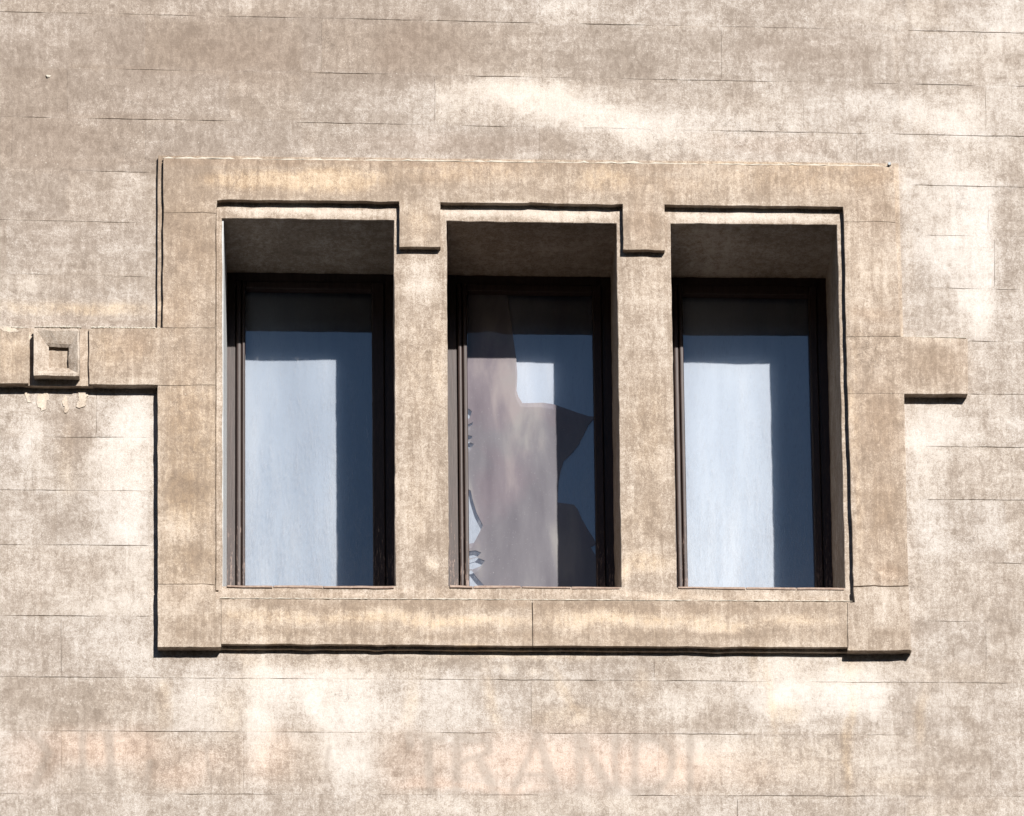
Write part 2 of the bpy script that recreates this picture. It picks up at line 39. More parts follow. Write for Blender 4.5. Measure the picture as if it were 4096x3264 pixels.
BLOBS = [(-1.7548, 1.3209, 0.626, 0.39, 0, -0.3, 0.04, 0.08), (-0.8619, 1.5648, 0.633, 0.187, 0, -0.38, 0.0, 0.08), (-1.0528, 1.499, 0.229, 0.125, 10, -0.25, 0.0, 0.08), (-0.3253, 1.5538, 0.211, 0.125, 0, -0.55, 0.0, 0.08), (-0.4405, 1.5622, 0.077, 0.146, 30, -0.4, 0.0, 0.08), (-1.224, 1.3301, 0.495, 0.083, -15, 0.2, 0.0, 0.0), (-1.1866, 1.7045, 0.229, 0.052, 0, 0.35, 0.0, 0.0), (-1.8518, 1.6087, 0.114, 0.062, 0, 0.3, 0.0, 0.0), (-1.5665, 1.4896, 0.114, 0.083, 40, 0.1, 0.0, 0.0), (-0.9765, 1.5211, 0.115, 0.062, -30, 0.3, 0.0, 0.0), (-0.1351, 1.3386, 0.327, 0.093, -5, 0.45, 0.09, 0.0), (0.3064, 1.263, 0.405, 0.079, 14, 0.95, 0.09, 0.0), (0.6335, 1.2165, 0.348, 0.073, 8, 0.6, 0.0, 0.0), (0.1154, 1.3846, 0.173, 0.083, 0, 0.5, 0.09, 0.0), (0.255, 1.7363, 0.106, 0.063, 0, 0.7, 0.13, 0.0), (0.1185, 1.6457, 0.116, 0.125, 0, 0.15, 0.0, 0.0), (-0.4048, 1.1475, 0.124, 0.037, 0, 0.45, 0.0, 0.0), (-0.2136, 1.1403, 0.422, 0.046, 0, -0.45, 0.04, 0.19), (-0.0206, 1.2679, 0.115, 0.073, 10, -0.2, 0.0, 0.0), (0.3484, 1.5035, 0.29, 0.125, 0, -0.35, 0.0, 0.0), (0.5218, 1.4648, 0.155, 0.104, 0, -0.3, 0.0, 0.0), (0.7364, 1.5524, 0.194, 0.105, 0, 0.1, 0.0, 0.0), (1.2226, 1.5612, 0.312, 0.094, 0, -0.35, 0.0, 0.08), (0.9518, 1.6403, 0.234, 0.105, 0, -0.2, 0.0, 0.0), (1.3969, 1.5119, 0.234, 0.074, 0, -0.2, 0.0, 0.0), (0.6812, 1.7192, 0.233, 0.052, 0, 0.35, 0.09, 0.0), (1.1285, 1.7067, 0.195, 0.063, 0, 0.0, 0.0, 0.0), (1.6162, 1.6737, 0.235, 0.126, 0, 0.1, 0.09, 0.0), (2.0491, 1.7135, 0.118, 0.106, 0, 0.8, 0.09, 0.0), (1.9647, 1.5326, 0.177, 0.126, 0, 0.3, 0.09, 0.0), (1.7656, 1.4239, 0.313, 0.046, 2, -0.15, 0.0, 0.0), (1.5675, 1.3262, 0.371, 0.059, 3, 0.55, 0.0, 0.0), (1.7703, 1.2522, 0.117, 0.042, 25, 0.9, 0.0, 0.0), (0.9455, 1.3364, 0.175, 0.052, 0, -0.2, 0.09, 0.0), (1.0215, 1.2647, 0.233, 0.052, 0, 0.35, 0.0, 0.0), (1.3113, 1.2069, 0.234, 0.052, 0, 0.05, 0.0, 0.0), (1.058, 1.1611, 0.252, 0.042, 0, -0.1, 0.04, 0.22), (1.8949, 1.1748, 0.117, 0.104, 0, 0.3, 0.0, 0.0), (1.9979, 1.344, 0.098, 0.084, 0, 0.2, 0.0, 0.0), (1.9066, 0.9248, 0.088, 0.145, 0, 0.95, 0.0, 0.0), (1.7836, 0.7157, 0.175, 0.103, 0, 0.8, 0.0, 0.0), (1.8976, 0.6345, 0.068, 0.268, 0, 0.95, 0.0, 0.0), (1.7131, 0.9635, 0.136, 0.104, 0, 0.4, 0.0, 0.0), (1.6597, 0.7967, 0.049, 0.289, 0, -0.1, 0.0, 0.0), (2.0425, 0.9061, 0.058, 0.249, 0, -0.25, 0.0, 0.0), (2.0337, 0.6364, 0.078, 0.124, 0, -0.15, 0.0, 0.0), (1.7935, 1.048, 0.078, 0.083, 0, 0.4, 0.0, 0.0), (1.692, 0.5698, 0.136, 0.093, 0, -0.1, 0.0, 0.0), (1.875, 0.531, 0.078, 0.124, 0, 0.5, 0.0, 0.0), (1.8461, 0.2224, 0.116, 0.082, 0, 0.35, 0.0, 0.0), (1.9996, 0.1833, 0.116, 0.143, 0, 0.05, 0.0, 0.0), (1.9531, -0.0623, 0.116, 0.142, 0, 0.15, 0.04, 0.0), (1.6634, -0.0857, 0.087, 0.112, 0, 0.95, 0.0, 0.0), (1.648, -0.2887, 0.077, 0.182, 0, 0.75, 0.0, 0.0), (1.7585, -0.1254, 0.054, 0.183, 0, 0.3, 0.0, 0.0), (1.762, -0.3281, 0.017, 0.182, 5, -0.7, 0.0, 0.0), (1.9056, -0.3471, 0.115, 0.162, 0, 0.2, 0.04, 0.0), (1.9312, -0.75, 0.134, 0.12, 0, -0.35, 0.0, 0.0), (1.7613, -0.6709, 0.115, 0.12, 0, 0.2, 0.0, 0.0), (1.7183, -0.8317, 0.115, 0.12, 0, -0.1, 0.0, 0.0), (1.9445, -0.9302, 0.057, 0.12, 0, -0.5, 0.0, 0.0), (1.6602, -0.5309, 0.077, 0.101, 0, 0.3, 0.0, 0.0), (-1.8098, 1.1143, 0.245, 0.123, 0, -0.2, 0.0, 0.08), (-1.6784, 1.2089, 0.076, 0.025, 0, 0.45, 0.0, 0.0), (-1.921, 0.9077, 0.151, 0.122, 0, 0.05, 0.09, 0.0), (-1.535, 0.9239, 0.066, 0.123, 20, 0.5, 0.0, 0.0), (-1.7504, 0.747, 0.282, 0.122, 0, -0.1, 0.0, 0.04), (-1.5996, 0.6881, 0.047, 0.061, 0, 0.2, 0.0, 0.0), (-1.7303, 0.5643, 0.301, 0.061, 0, -0.2, 0.13, 0.0), (-1.7853, 0.4015, 0.281, 0.028, 0, 0.35, 0.77, 0.0), (-1.5979, 0.3938, 0.169, 0.024, 0, 0.2, 0.59, 0.0), (-1.9172, 0.5009, 0.056, 0.051, 0, 0.5, 0.09, 0.0), (-1.9179, 0.582, 0.112, 0.061, 0, 0.2, 0.0, 0.0), (-1.7099, 0.3418, 0.337, 0.02, 0, -0.3, 0.09, 0.15), (-1.9115, -0.1027, 0.056, 0.16, 0, 0.6, 0.0, 0.0), (-1.7443, -0.0609, 0.112, 0.1, 0, -0.35, 0.0, 0.08), (-1.864, -0.2221, 0.074, 0.139, 0, 0.35, 0.0, 0.0), (-1.7157, -0.1607, 0.047, 0.12, 0, -0.5, 0.0, 0.08), (-1.7616, -0.241, 0.026, 0.179, 0, 0.1, 0.34, 0.0), (-1.5111, -0.0584, 0.084, 0.12, 0, 0.95, 0.0, 0.0), (-1.6035, -0.2195, 0.075, 0.12, 10, 0.6, 0.0, 0.0), (-1.5006, -0.2983, 0.084, 0.159, 0, 0.95, 0.0, 0.0), (-1.9089, -0.3818, 0.111, 0.119, 0, 0.1, 0.0, 0.0), (-1.6304, -0.3792, 0.074, 0.099, 0, 0.3, 0.0, 0.0), (-1.4903, -0.4973, 0.065, 0.079, 0, 0.8, 0.0, 0.0), (-1.7412, -0.4796, 0.093, 0.079, 0, -0.25, 0.0, 0.0), (-1.9446, -0.521, 0.074, 0.079, 0, 0.3, 0.0, 0.0), (-1.5734, -0.5972, 0.149, 0.059, 0, 0.3, 0.0, 0.0), (-1.795, -0.6978, 0.204, 0.099, 0, -0.15, 0.0, 0.04), (-1.4799, -0.735, 0.074, 0.158, 0, 0.3, 0.0, 0.0), (-1.9056, -0.7381, 0.092, 0.059, 0, 0.35, 0.0, 0.0), (-1.572, -0.8344, 0.167, 0.049, 0, 0.45, 0.0, 0.0), (-1.9034, -0.9742, 0.129, 0.078, 0, -0.25, 0.0, 0.0), (-1.5896, -0.9919, 0.185, 0.098, 0, 0.3, 0.0, 0.0), (-1.4597, -1.0893, 0.074, 0.078, 0, 0.4, 0.0, 0.0), (-1.7723, -1.228, 0.239, 0.117, 0, -0.3, 0.0, 0.0), (-1.6615, -1.286, 0.092, 0.058, 0, -0.35, 0.0, 0.0), (-1.9199, -1.1701, 0.11, 0.059, 0, -0.2, 0.0, 0.0), (-1.8999, -1.3456, 0.147, 0.039, 0, 0.1, 0.0, 0.0), (-1.4959, -1.2461, 0.111, 0.098, 0, 0.15, 0.09, 0.0), (-1.3852, -1.2358, 0.026, 0.098, 0, -0.3, 0.42, 0.0), (-1.2374, -1.2253, 0.093, 0.117, 0, 0.7, 0.04, 0.0), (-1.1264, -1.2835, 0.065, 0.098, 0, 0.1, 0.34, 0.0), (-1.0524, -1.1459, 0.056, 0.039, 0, 0.2, 0.17, 0.0), (-1.006, -1.2829, 0.052, 0.293, 0, 1.1, 0.09, 0.0), (-0.9225, -1.1649, 0.111, 0.059, 0, 0.9, 0.0, 0.0), (-0.867, -1.2627, 0.084, 0.088, 0, 0.05, 0.0, 0.0), (-0.7368, -1.1835, 0.093, 0.118, 0, 1.0, 0.04, 0.0), (-0.6816, -1.3402, 0.093, 0.195, 0, 0.9, 0.0, 0.0), (-0.8852, -1.0664, 0.167, 0.039, 0, -0.2, 0.09, 0.0), (-1.0524, -1.0575, 0.046, 0.039, 0, 0, 0.26, 0.0), (-0.811, -1.1053, 0.037, 0.039, 0, -0.2, 0.0, 0.0), (-0.6067, -1.2025, 0.093, 0.118, 0, 0.7, 0.09, 0.0), (-0.6452, -1.5159, 0.111, 0.117, 0, 0.6, 0.0, 0.0), (-0.3823, -1.0733, 0.487, 0.03, 0, -0.45, 0.13, 0.0), (-0.5313, -1.0348, 0.655, 0.01, 0, 0.4, 0.59, 0.0), (-0.0452, -1.0378, 0.225, 0.01, 0, 0.6, 0.68, 0.0), (0.2926, -1.0398, 0.169, 0.012, 0, 0.5, 0.68, 0.0), (-0.0271, -1.097, 0.022, 0.02, 0, 1.1, 0.51, 0.0), (0.0796, -1.1043, 0.019, 0.018, 0, 1.1, 0.51, 0.0), (0.1791, -1.0998, 0.094, 0.049, 0, 0.1, 0.0, 0.0), (0.4802, -1.0783, 0.113, 0.04, 0, -0.2, 0.0, 0.0), (-0.4019, -1.2211, 0.112, 0.098, 0, 0.55, 0.04, 0.0), (-0.2527, -1.2204, 0.075, 0.118, 0, 0.4, 0.0, 0.0), (-0.1032, -1.2196, 0.026, 0.118, -8, 0.1, 0.68, 0.0), (-0.4114, -1.2408, 0.03, 0.098, 8, 0.1, 0.59, 0.0), (0.009, -1.2191, 0.075, 0.098, 0, 0.05, 0.0, 0.0), (0.1781, -1.1788, 0.094, 0.059, 0, 0.35, 0.09, 0.0), (0.214, -1.2968, 0.169, 0.039, 0, -0.1, 0.38, 0.0), (0.1966, -1.1984, 0.019, 0.118, -25, 0, 0.59, 0.0), (0.3849, -1.158, 0.113, 0.118, 0, -0.2, 0.0, 0.0), (0.4977, -1.1574, 0.038, 0.059, 0, 0.1, 0.42, 0.0), (0.6469, -1.2356, 0.113, 0.059, 0, 0.85, 0.0, 0.0), (0.7791, -1.2152, 0.113, 0.119, 0, -0.35, 0.0, 0.0), (0.9502, -1.155, 0.189, 0.099, 0, 0.65, 0.0, 0.0), (0.7437, -1.0966, 0.076, 0.059, 0, 0.5, 0.0, 0.0), (0.9519, -1.0756, 0.023, 0.079, 0, -0.3, 0.34, 0.0), (1.1592, -1.1142, 0.171, 0.099, 0, 0.8, 0.09, 0.0), (1.1186, -1.2333, 0.113, 0.079, 0, 0.7, 0.0, 0.0), (1.0151, -1.214, 0.017, 0.158, -6, 0, 0.68, 0.0), (1.0799, -1.2731, 0.057, 0.04, 0, -0.1, 0.59, 0.0), (1.3478, -1.1529, 0.114, 0.079, 0, 0.95, 0.0, 0.0), (1.369, -1.2123, 0.114, 0.099, 0, 0.9, 0.0, 0.0), (1.3404, -1.0734, 0.038, 0.04, 0, -0.3, 0.51, 0.0), (1.3228, -1.3905, 0.021, 0.217, 3, -0.1, 0.77, 0.0), (1.4574, -1.3109, 0.19, 0.04, 0, -0.2, 0.0, 0.0), (1.4448, -1.0729, 0.152, 0.04, 0, 0.4, 0.0, 0.0), (1.6008, -1.2706, 0.023, 0.119, 8, 0, 0.68, 0.0), (1.5947, -1.1516, 0.114, 0.119, 0, -0.05, 0.0, 0.0), (1.7654, -1.1705, 0.152, 0.119, 0, -0.05, 0.09, 0.0), (1.7992, -1.3093, 0.023, 0.079, -25, -0.6, 0.09, 0.0), (1.9343, -1.2492, 0.076, 0.079, 0, -0.1, 0.0, 0.0), (-1.8073, -1.4424, 0.22, 0.078, 0, 0.1, 0.09, 0.52), (-1.5502, -1.4219, 0.166, 0.078, 0, 0.15, 0.09, 0.6), (-1.8071, -1.4618, 0.046, 0.117, 15, -0.6, 0.09, 0.0), (-1.8979, -1.5592, 0.11, 0.058, 0, 0.1, 0.09, 0.3), (-1.4027, -1.4797, 0.147, 0.097, 0, -0.2, 0.09, 0.15), (-1.3104, -1.5572, 0.111, 0.048, 0, 0.05, 0.09, 0.52), (-1.2184, -1.479, 0.074, 0.058, 0, 0.35, 0.09, 0.38), (-1.1815, -1.4984, 0.026, 0.078, 0, -0.5, 0.0, 0.0), (-1.4208, -1.5576, 0.018, 0.078, 0, -0.6, 0.0, 0.0), (-1.0892, -1.4786, 0.111, 0.097, 0, -0.1, 0.09, 0.22), (-0.9506, -1.4585, 0.074, 0.098, 0, 0.05, 0.13, 0.52), (-0.8304, -1.4776, 0.111, 0.117, 0, -0.1, 0.17, 0.08), (-0.4223, -1.476, 0.112, 0.117, 0, 0.05, 0.09, 0.45), (-0.2364, -1.4949, 0.112, 0.078, 0, -0.05, 0.09, 0.08), (-0.0499, -1.4746, 0.224, 0.117, 0, 0.2, 0.09, 0.68), (0.2864, -1.4734, 0.225, 0.117, 0, 0.2, 0.09, 0.75), (0.5859, -1.4919, 0.169, 0.098, 0, 0.1, 0.09, 0.6), (0.8109, -1.5107, 0.226, 0.079, 0, 0.1, 0.09, 0.3), (0.7753, -1.4125, 0.132, 0.049, 0, 0.5, 0.0, 0.0), (-0.4961, -1.3981, 0.056, 0.117, 0, 0.2, 0.09, 0.0), (-0.3486, -1.5734, 0.112, 0.027, 0, 0.3, 0.09, 0.6), (-0.107, -1.5922, 0.224, 0.016, 0, 0.4, 0.09, 0.68), (0.9623, -1.4708, 0.17, 0.098, 0, 0.05, 0.17, 0.0), (1.2258, -1.4895, 0.151, 0.098, 0, 0.1, 0.21, 0.0), (1.4342, -1.469, 0.114, 0.099, 0, 0.35, 0.09, 0.0), (1.7172, -1.5075, 0.228, 0.118, 0, -0.05, 0.09, 0.0), (1.5261, -1.5672, 0.151, 0.039, 0, -0.1, 0.26, 0.0), (-0.3494, -1.6709, 0.186, 0.049, 0, 0.35, 0.09, 0.0), (0.209, -1.6693, 0.261, 0.049, 0, 0.1, 0.17, 0.0), (0.4892, -1.6685, 0.15, 0.039, 0, 0.2, 0.17, 0.0), (-1.2733, -1.6735, 0.276, 0.048, 0, 0.15, 0.04, 0.0), (-1.8237, -1.6751, 0.22, 0.039, 0, -0.15, 0.0, 0.0), (1.1462, -1.6667, 0.226, 0.039, 0, 0, 0.17, 0.0), (1.7125, -1.6651, 0.227, 0.039, 0, 0, 0.17, 0.0), (-0.9047, -1.6531, 0.185, 0.039, 0, -0.05, 0.04, 0.0), (-0.05, -1.4844, 0.28, 0.082, 0, 0.25, 0.0, 0.15), (0.3799, -1.4828, 0.281, 0.082, 0, 0.3, 0.0, 0.15), (0.6989, -1.4718, 0.113, 0.083, 0, 0.2, 0.0, 0.0), (-1.55, -1.4609, 0.332, 0.078, 0, 0.15, 0.0, 0.15), (1.791, 0.9647, 0.39, 0.682, 0, 0.28, 0.0, 0.0), (0.8285, 1.3031, 0.875, 0.125, 5, 0.15, 0.04, 0.0), (-0.8299, -1.2429, 0.26, 0.235, 0, 0.2, 0.04, 0.0), (-1.5194, -0.2586, 0.131, 0.358, 0, 0.25, 0.0, 0.0), (-1.565, 1.2211, 0.798, 0.675, 0, -0.35, 0.07, 0.04), (-0.613, 1.5694, 0.963, 0.229, 0, -0.2, 0.03, 0.04), (-0.0154, -1.3961, 2.075, 0.371, 0, 0.16, 0.07, 0.0), (-1.4611, -0.7941, 0.558, 0.393, 0, 0.12, 0.04, 0.0), (1.7482, -0.4697, 0.288, 0.8, 0, 0.1, 0.04, 0.0), (-1.0527, 0.9518, 0.19, 0.041, 0, 0.5, 1.1, 0.0), (-0.825, 0.941, 0.171, 0.045, 0, 0.75, 1.1, 0.0), (-0.6348, 0.9583, 0.133, 0.045, 0, 0.55, 1.02, 0.0), (-1.2801, 0.975, 0.133, 0.062, 0, -0.35, -0.17, 0.0), (-0.4253, 0.9307, 0.086, 0.062, 0, -0.3, 0.0, 0.0), (-0.1766, 0.9922, 0.249, 0.045, 0, 0.1, 0.59, 0.15), (0.1102, 0.9595, 0.211, 0.041, 0, 0.3, 0.09, 0.0), (0.3791, 0.974, 0.115, 0.052, 0, 0.3, 0.77, 0.0), (0.5903, 0.9462, 0.154, 0.062, 0, 0.0, 0.26, 0.08), (0.8604, 0.9607, 0.174, 0.062, 0, 0.2, 0.17, 0.0), (1.209, 0.9869, 0.291, 0.062, 0, 0.05, 0.42, 0.08), (1.4812, 1.0119, 0.078, 0.052, 0, -0.3, 0.26, 0.15), (-0.3292, 1.0352, 1.153, 0.016, 0, -0.25, 0.17, 0.22), (1.1137, 1.0539, 0.388, 0.015, 0, 0.1, 0.59, 0.0), (-0.3693, 0.7671, 0.067, 0.082, 0, 0.05, 0.42, 0.0), (0.5394, 0.7804, 0.067, 0.082, 0, -0.05, 0.17, 0.15), (-0.3708, 0.5522, 0.057, 0.112, 0, 0.9, -0.09, 0.0), (-0.3739, 0.1152, 0.076, 0.242, 0, 0.05, 0.26, 0.0), (-0.2881, 0.1972, 0.023, 0.182, 0, 0.45, 0.34, 0.0), (-0.3776, -0.4079, 0.066, 0.18, 0, 0.2, 0.26, 0.0), (-0.4169, -0.6675, 0.056, 0.06, 0, -0.2, 0.0, 0.0), (-0.3325, -0.6669, 0.019, 0.02, 0, 1.0, 0.42, 0.0), (0.5449, 0.5339, 0.077, 0.123, 0, 0.3, 0.09, 0.0), (0.6038, 0.6167, 0.058, 0.123, 0, -0.1, 0.09, 0.0), (0.5537, -0.077, 0.086, 0.242, 0, -0.05, 0.34, 0.0), (0.5089, -0.4803, 0.095, 0.12, 0, -0.1, 0.26, 0.0), (0.5343, -0.6602, 0.095, 0.04, 0, 0.6, 0.77, 0.0), (0.4486, -0.7008, 0.023, 0.04, 0, 0.8, 0.68, 0.0), (-0.8252, 0.8301, 0.323, 0.02, 0, 1.8, 0.09, 0.0), (0.0704, 0.8311, 0.326, 0.021, 0, 1.85, 0.0, 0.0), (0.9734, 0.828, 0.309, 0.021, 0, 1.5, -0.09, 0.0), (-1.289, 0.7538, 0.104, 0.122, 0, -0.05, 0.09, 0.04), (-1.2225, 0.5916, 0.113, 0.122, 0, -0.1, 0.17, 0.08), (-1.2789, 0.5298, 0.034, 0.102, 0, 0.4, 0.0, 0.0), (-1.335, 0.387, 0.094, 0.101, 0, -0.1, 0.26, 0.11), (-1.2781, 0.1855, 0.094, 0.081, 0, -0.1, 0.17, 0.08), (-1.5406, 0.2026, 0.112, 0.081, 0, 0, 0.26, 0.08), (-1.6156, 0.2219, 0.037, 0.06, 0, 0.3, 0.26, 0.0), (-1.4845, 0.2335, 0.075, 0.061, 0, -0.2, 0.09, 0.15), (-1.9887, 0.1771, 0.075, 0.08, 0, 0.05, 0.42, 0.0), (-1.2963, -0.016, 0.103, 0.12, 0, 0.0, 0.42, 0.08), (-1.2864, -0.2164, 0.103, 0.14, 0, -0.2, 0.42, 0.0), (-1.2859, -0.3761, 0.093, 0.07, 0, -0.65, 0.26, 0.0), (-1.2764, -0.4657, 0.075, 0.07, 0, 0.1, 0.51, 0.0), (-1.3041, -0.5553, 0.075, 0.06, 0, 0.5, 0.09, 0.0), (-1.2758, -0.6741, 0.093, 0.079, 0, -0.3, 0.26, 0.0), (-1.2201, -0.6539, 0.026, 0.059, 0, 0.4, 0.0, 0.0), (-1.3033, -0.8128, 0.093, 0.059, 0, 0.1, 0.09, 0.08), (-1.2751, -0.9408, 0.074, 0.039, 0, -0.5, 0.09, 0.0), (-1.331, -0.8722, 0.074, 0.039, 0, 0.3, 0.0, 0.0), (-1.189, -0.2954, 0.011, 0.655, 0, 0.35, 0.26, 0.0), (-0.9036, -0.9088, 0.224, 0.026, 0, 0.35, 0.59, 0.0), (-0.9781, -0.9685, 0.149, 0.02, 0, -0.3, 0.09, 0.0), (-0.4745, -0.902, 0.243, 0.028, 3, 0.85, 0.77, 0.0), (-0.1377, -0.9197, 0.206, 0.02, 0, 0.7, 0.68, 0.0), (0.3322, -0.9047, 0.207, 0.036, 0, 0.9, 0.68, 0.0), (0.6343, -0.8888, 0.17, 0.02, 0, 0.6, 0.59, 0.0), (0.8227, -0.9214, 0.133, 0.024, 0, 0.7, 0.59, 0.0), (1.1262, -0.9055, 0.133, 0.024, 0, 0.6, 0.59, 0.0), (-0.3432, -0.8457, 0.62, 0.018, 0, -0.35, 0.09, 0.08), (0.5972, -0.8493, 0.568, 0.018, 0, -0.3, 0.09, 0.08), (-0.157, -0.9732, 0.564, 0.014, 0, -0.25, 0.09, 0.0), (0.6897, -0.9581, 0.227, 0.016, 0, -0.35, 0.0, 0.0), (0.9732, -0.9662, 0.19, 0.016, 0, -0.3, 0.0, 0.0), (-1.1268, -0.8708, 0.037, 0.02, 0, 0.4, 0.09, 0.0), (-0.3428, -0.7862, 0.941, 0.012, 0, 0.35, 0.21, 0.15), (0.7875, -0.7882, 0.475, 0.012, 0, 0.45, 0.34, 0.08), (1.477, 0.8561, 0.097, 0.103, 0, -0.1, 0.09, 0.11), (1.3936, 0.6276, 0.039, 0.165, 0, 0.35, 0.09, 0.0), (1.4688, 0.5462, 0.077, 0.144, 0, 0.2, 0.09, 0.0), (1.4456, 0.3979, 0.087, 0.031, 0, -0.45, 0.17, 0.15), (1.4612, 0.2588, 0.116, 0.082, 0, -0.05, 0.09, 0.04), (1.71, 0.1901, 0.135, 0.082, 0, -0.45, 0.17, 0.04), (1.6936, 0.2923, 0.135, 0.012, 0, 0.5, 0.17, 0.0), (1.4717, -0.0674, 0.106, 0.183, 0, -0.3, 0.26, 0.15), (1.3731, -0.1698, 0.013, 0.464, 0, 0.4, 0.51, 0.0), (1.4631, -0.3915, 0.077, 0.101, 0, -0.3, 0.26, 0.08), (1.4582, -0.5728, 0.086, 0.121, 0, -0.1, 0.17, 0.08), (1.4312, -0.5127, 0.019, 0.044, 15, -0.5, 0.09, 0.0), (1.4926, -0.7131, 0.057, 0.04, 0, -0.3, 0.17, 0.26), (1.4703, -0.8334, 0.095, 0.1, 0, 0.45, -0.09, 0.0), (1.5196, -0.773, 0.038, 0.1, 0, -0.1, 0.0, 0.0), (1.4861, -0.9531, 0.086, 0.03, 0, -0.35, 0.04, 0.0)]
GHOST = [((-0.2323, -1.3807), (-0.2343, -1.6099), 0.022263450834879406), ((-0.2118, -1.377), (-0.1163, -1.3945), 0.01948051948051948), ((-0.1163, -1.3945), (-0.11, -1.4448), 0.018089053803339517), ((-0.11, -1.4448), (-0.2127, -1.481), 0.015306122448979591), ((-0.1444, -1.4664), (-0.0843, -1.6058), 0.022263450834879406), ((0.0823, -1.3721), (-0.0162, -1.6092), 0.016697588126159554), ((0.0823, -1.3721), (0.1614, -1.605), 0.026437847866419294), ((0.0188, -1.5339), (0.1281, -1.5407), 0.011131725417439703), ((0.2536, -1.3714), (0.2503, -1.6048), 0.02504638218923933), ((0.2603, -1.3786), (0.3669, -1.5937), 0.02504638218923933), ((0.3943, -1.3708), (0.3907, -1.6007), 0.018089053803339517), ((0.4664, -1.3705), (0.4626, -1.6077), 0.018089053803339517), ((0.4663, -1.3777), (0.5692, -1.3881), 0.016697588126159554), ((0.5692, -1.3881), (0.6129, -1.4491), 0.020871985157699443), ((0.6129, -1.4491), (0.601, -1.5355), 0.020871985157699443), ((0.601, -1.5355), (0.5518, -1.6002), 0.018089053803339517), ((0.5518, -1.6002), (0.4695, -1.6005), 0.013914656771799629), ((0.69, -1.3696), (0.686, -1.5855), 0.01948051948051948), ((-0.4164, -1.3743), (-0.4167, -1.4245), 0.020871985157699443), ((-0.3891, -1.3742), (-0.2938, -1.3881), 0.013914656771799629), ((-0.3483, -1.3812), (-0.3364, -1.6102), 0.020871985157699443), ((-1.882, -1.3805), (-1.8276, -1.4586), 0.01948051948051948), ((-1.8276, -1.4586), (-1.8801, -1.5937), 0.022263450834879406), ((-1.4502, -1.5852), (-1.4304, -1.4927), 0.015306122448979591), ((-1.2146, -1.4277), (-1.1907, -1.5702), 0.008348794063079777), ((-0.7336, -1.4257), (-0.7478, -1.6115), 0.00974025974025974), ((-1.5927, -1.3721), (-1.5778, -1.6141), 0.020871985157699443), ((-1.687, -1.3726), (-1.692, -1.6144), 0.018089053803339517)]
SPOTS = [(-1.8481, 1.3998), (-1.8564, 1.7021)]
CHIPSTONE = (1.5407, 1.0521)
HOLE = (1.2048, 0.9327)
TILES = [(-1.1303, -0.9521), (-0.9482, -0.7559), (-0.7519, -0.4756), (-0.2538, -0.1649), (-0.162, 0.0259), (0.0308, 0.2229), (0.2279, 0.4174), (0.6501, 0.9172), (0.9222, 1.12), (1.125, 1.3122)]
SUN_DIR = (0.4, -1.0, 0.605)

for o in list(bpy.data.objects): bpy.data.objects.remove(o)
C = bpy.context.scene.collection
scn = bpy.context.scene

# ------------------------------------------------------------------ camera, sky, sun, exposure
cd = bpy.data.cameras.new('camera'); cam = bpy.data.objects.new('camera', cd); C.objects.link(cam)
m = Matrix(CAM_ROT).to_4x4(); m.translation = Vector(CAM_LOC); cam.matrix_world = m
cd.sensor_fit = 'HORIZONTAL'; cd.sensor_width = 36; cd.lens = LENS; cd.shift_x = SHIFT_X; cd.shift_y = SHIFT_Y
cd.clip_start = .5; cd.clip_end = 2000
scn.camera = cam
sd = Vector(SUN_DIR).normalized()
w = bpy.data.worlds.new('World'); scn.world = w; w.use_nodes = True
nt = w.node_tree; bg = nt.nodes['Background']; sky = nt.nodes.new('ShaderNodeTexSky')
sky.sky_type = 'NISHITA'; sky.sun_disc = False
sky.sun_elevation = math.asin(sd.z); sky.sun_rotation = math.atan2(sd.x, sd.y)
sky.air_density = 1.0; sky.dust_density = .1; sky.ozone_density = 3
nt.links.new(sky.outputs[0], bg.inputs[0]); bg.inputs[1].default_value = .05
sl = bpy.data.lights.new('sun', 'SUN'); sl.energy = 5; sl.angle = math.radians(.5); sl.color = (1, .955, .90)
so = bpy.data.objects.new('sun', sl); C.objects.link(so); so.rotation_euler = sd.to_track_quat('Z', 'Y').to_euler(); so.location = (8, -20, 12)
scn.view_settings.view_transform = 'Standard'; scn.view_settings.look = 'None'
scn.view_settings.exposure = .86; scn.view_settings.gamma = 1
GZ = CAM_LOC[2] - 1.65

# ------------------------------------------------------------------ stain field
def vnoise(x, z, s, seed):
    x = x * s + seed * 17.3; z = z * s - seed * 9.1
    xi = np.floor(x).astype(np.int64); zi = np.floor(z).astype(np.int64); fx = x - xi; fz = z - zi
    fx = fx * fx * (3 - 2 * fx); fz = fz * fz * (3 - 2 * fz)
    def h(a, b):
        n = (a * 374761393 + b * 668265263 + seed * 974634777) & 0xFFFFFFFF
        n = ((n ^ (n >> 13)) * 1274126177) & 0xFFFFFFFF
        return ((n ^ (n >> 16)) & 0xFFFF) / 65535.
    return (h(xi, zi) * (1 - fx) + h(xi + 1, zi) * fx) * (1 - fz) + (h(xi, zi + 1) * (1 - fx) + h(xi + 1, zi + 1) * fx) * fz
def fbm(x, z, s, seed, n=4):
    t = 0; a = .5; k = 0
    for i in range(n):
        t = t + a * vnoise(x, z, s * 2 ** i, seed + i); k += a; a *= .55
    return t / k * 2 - 1
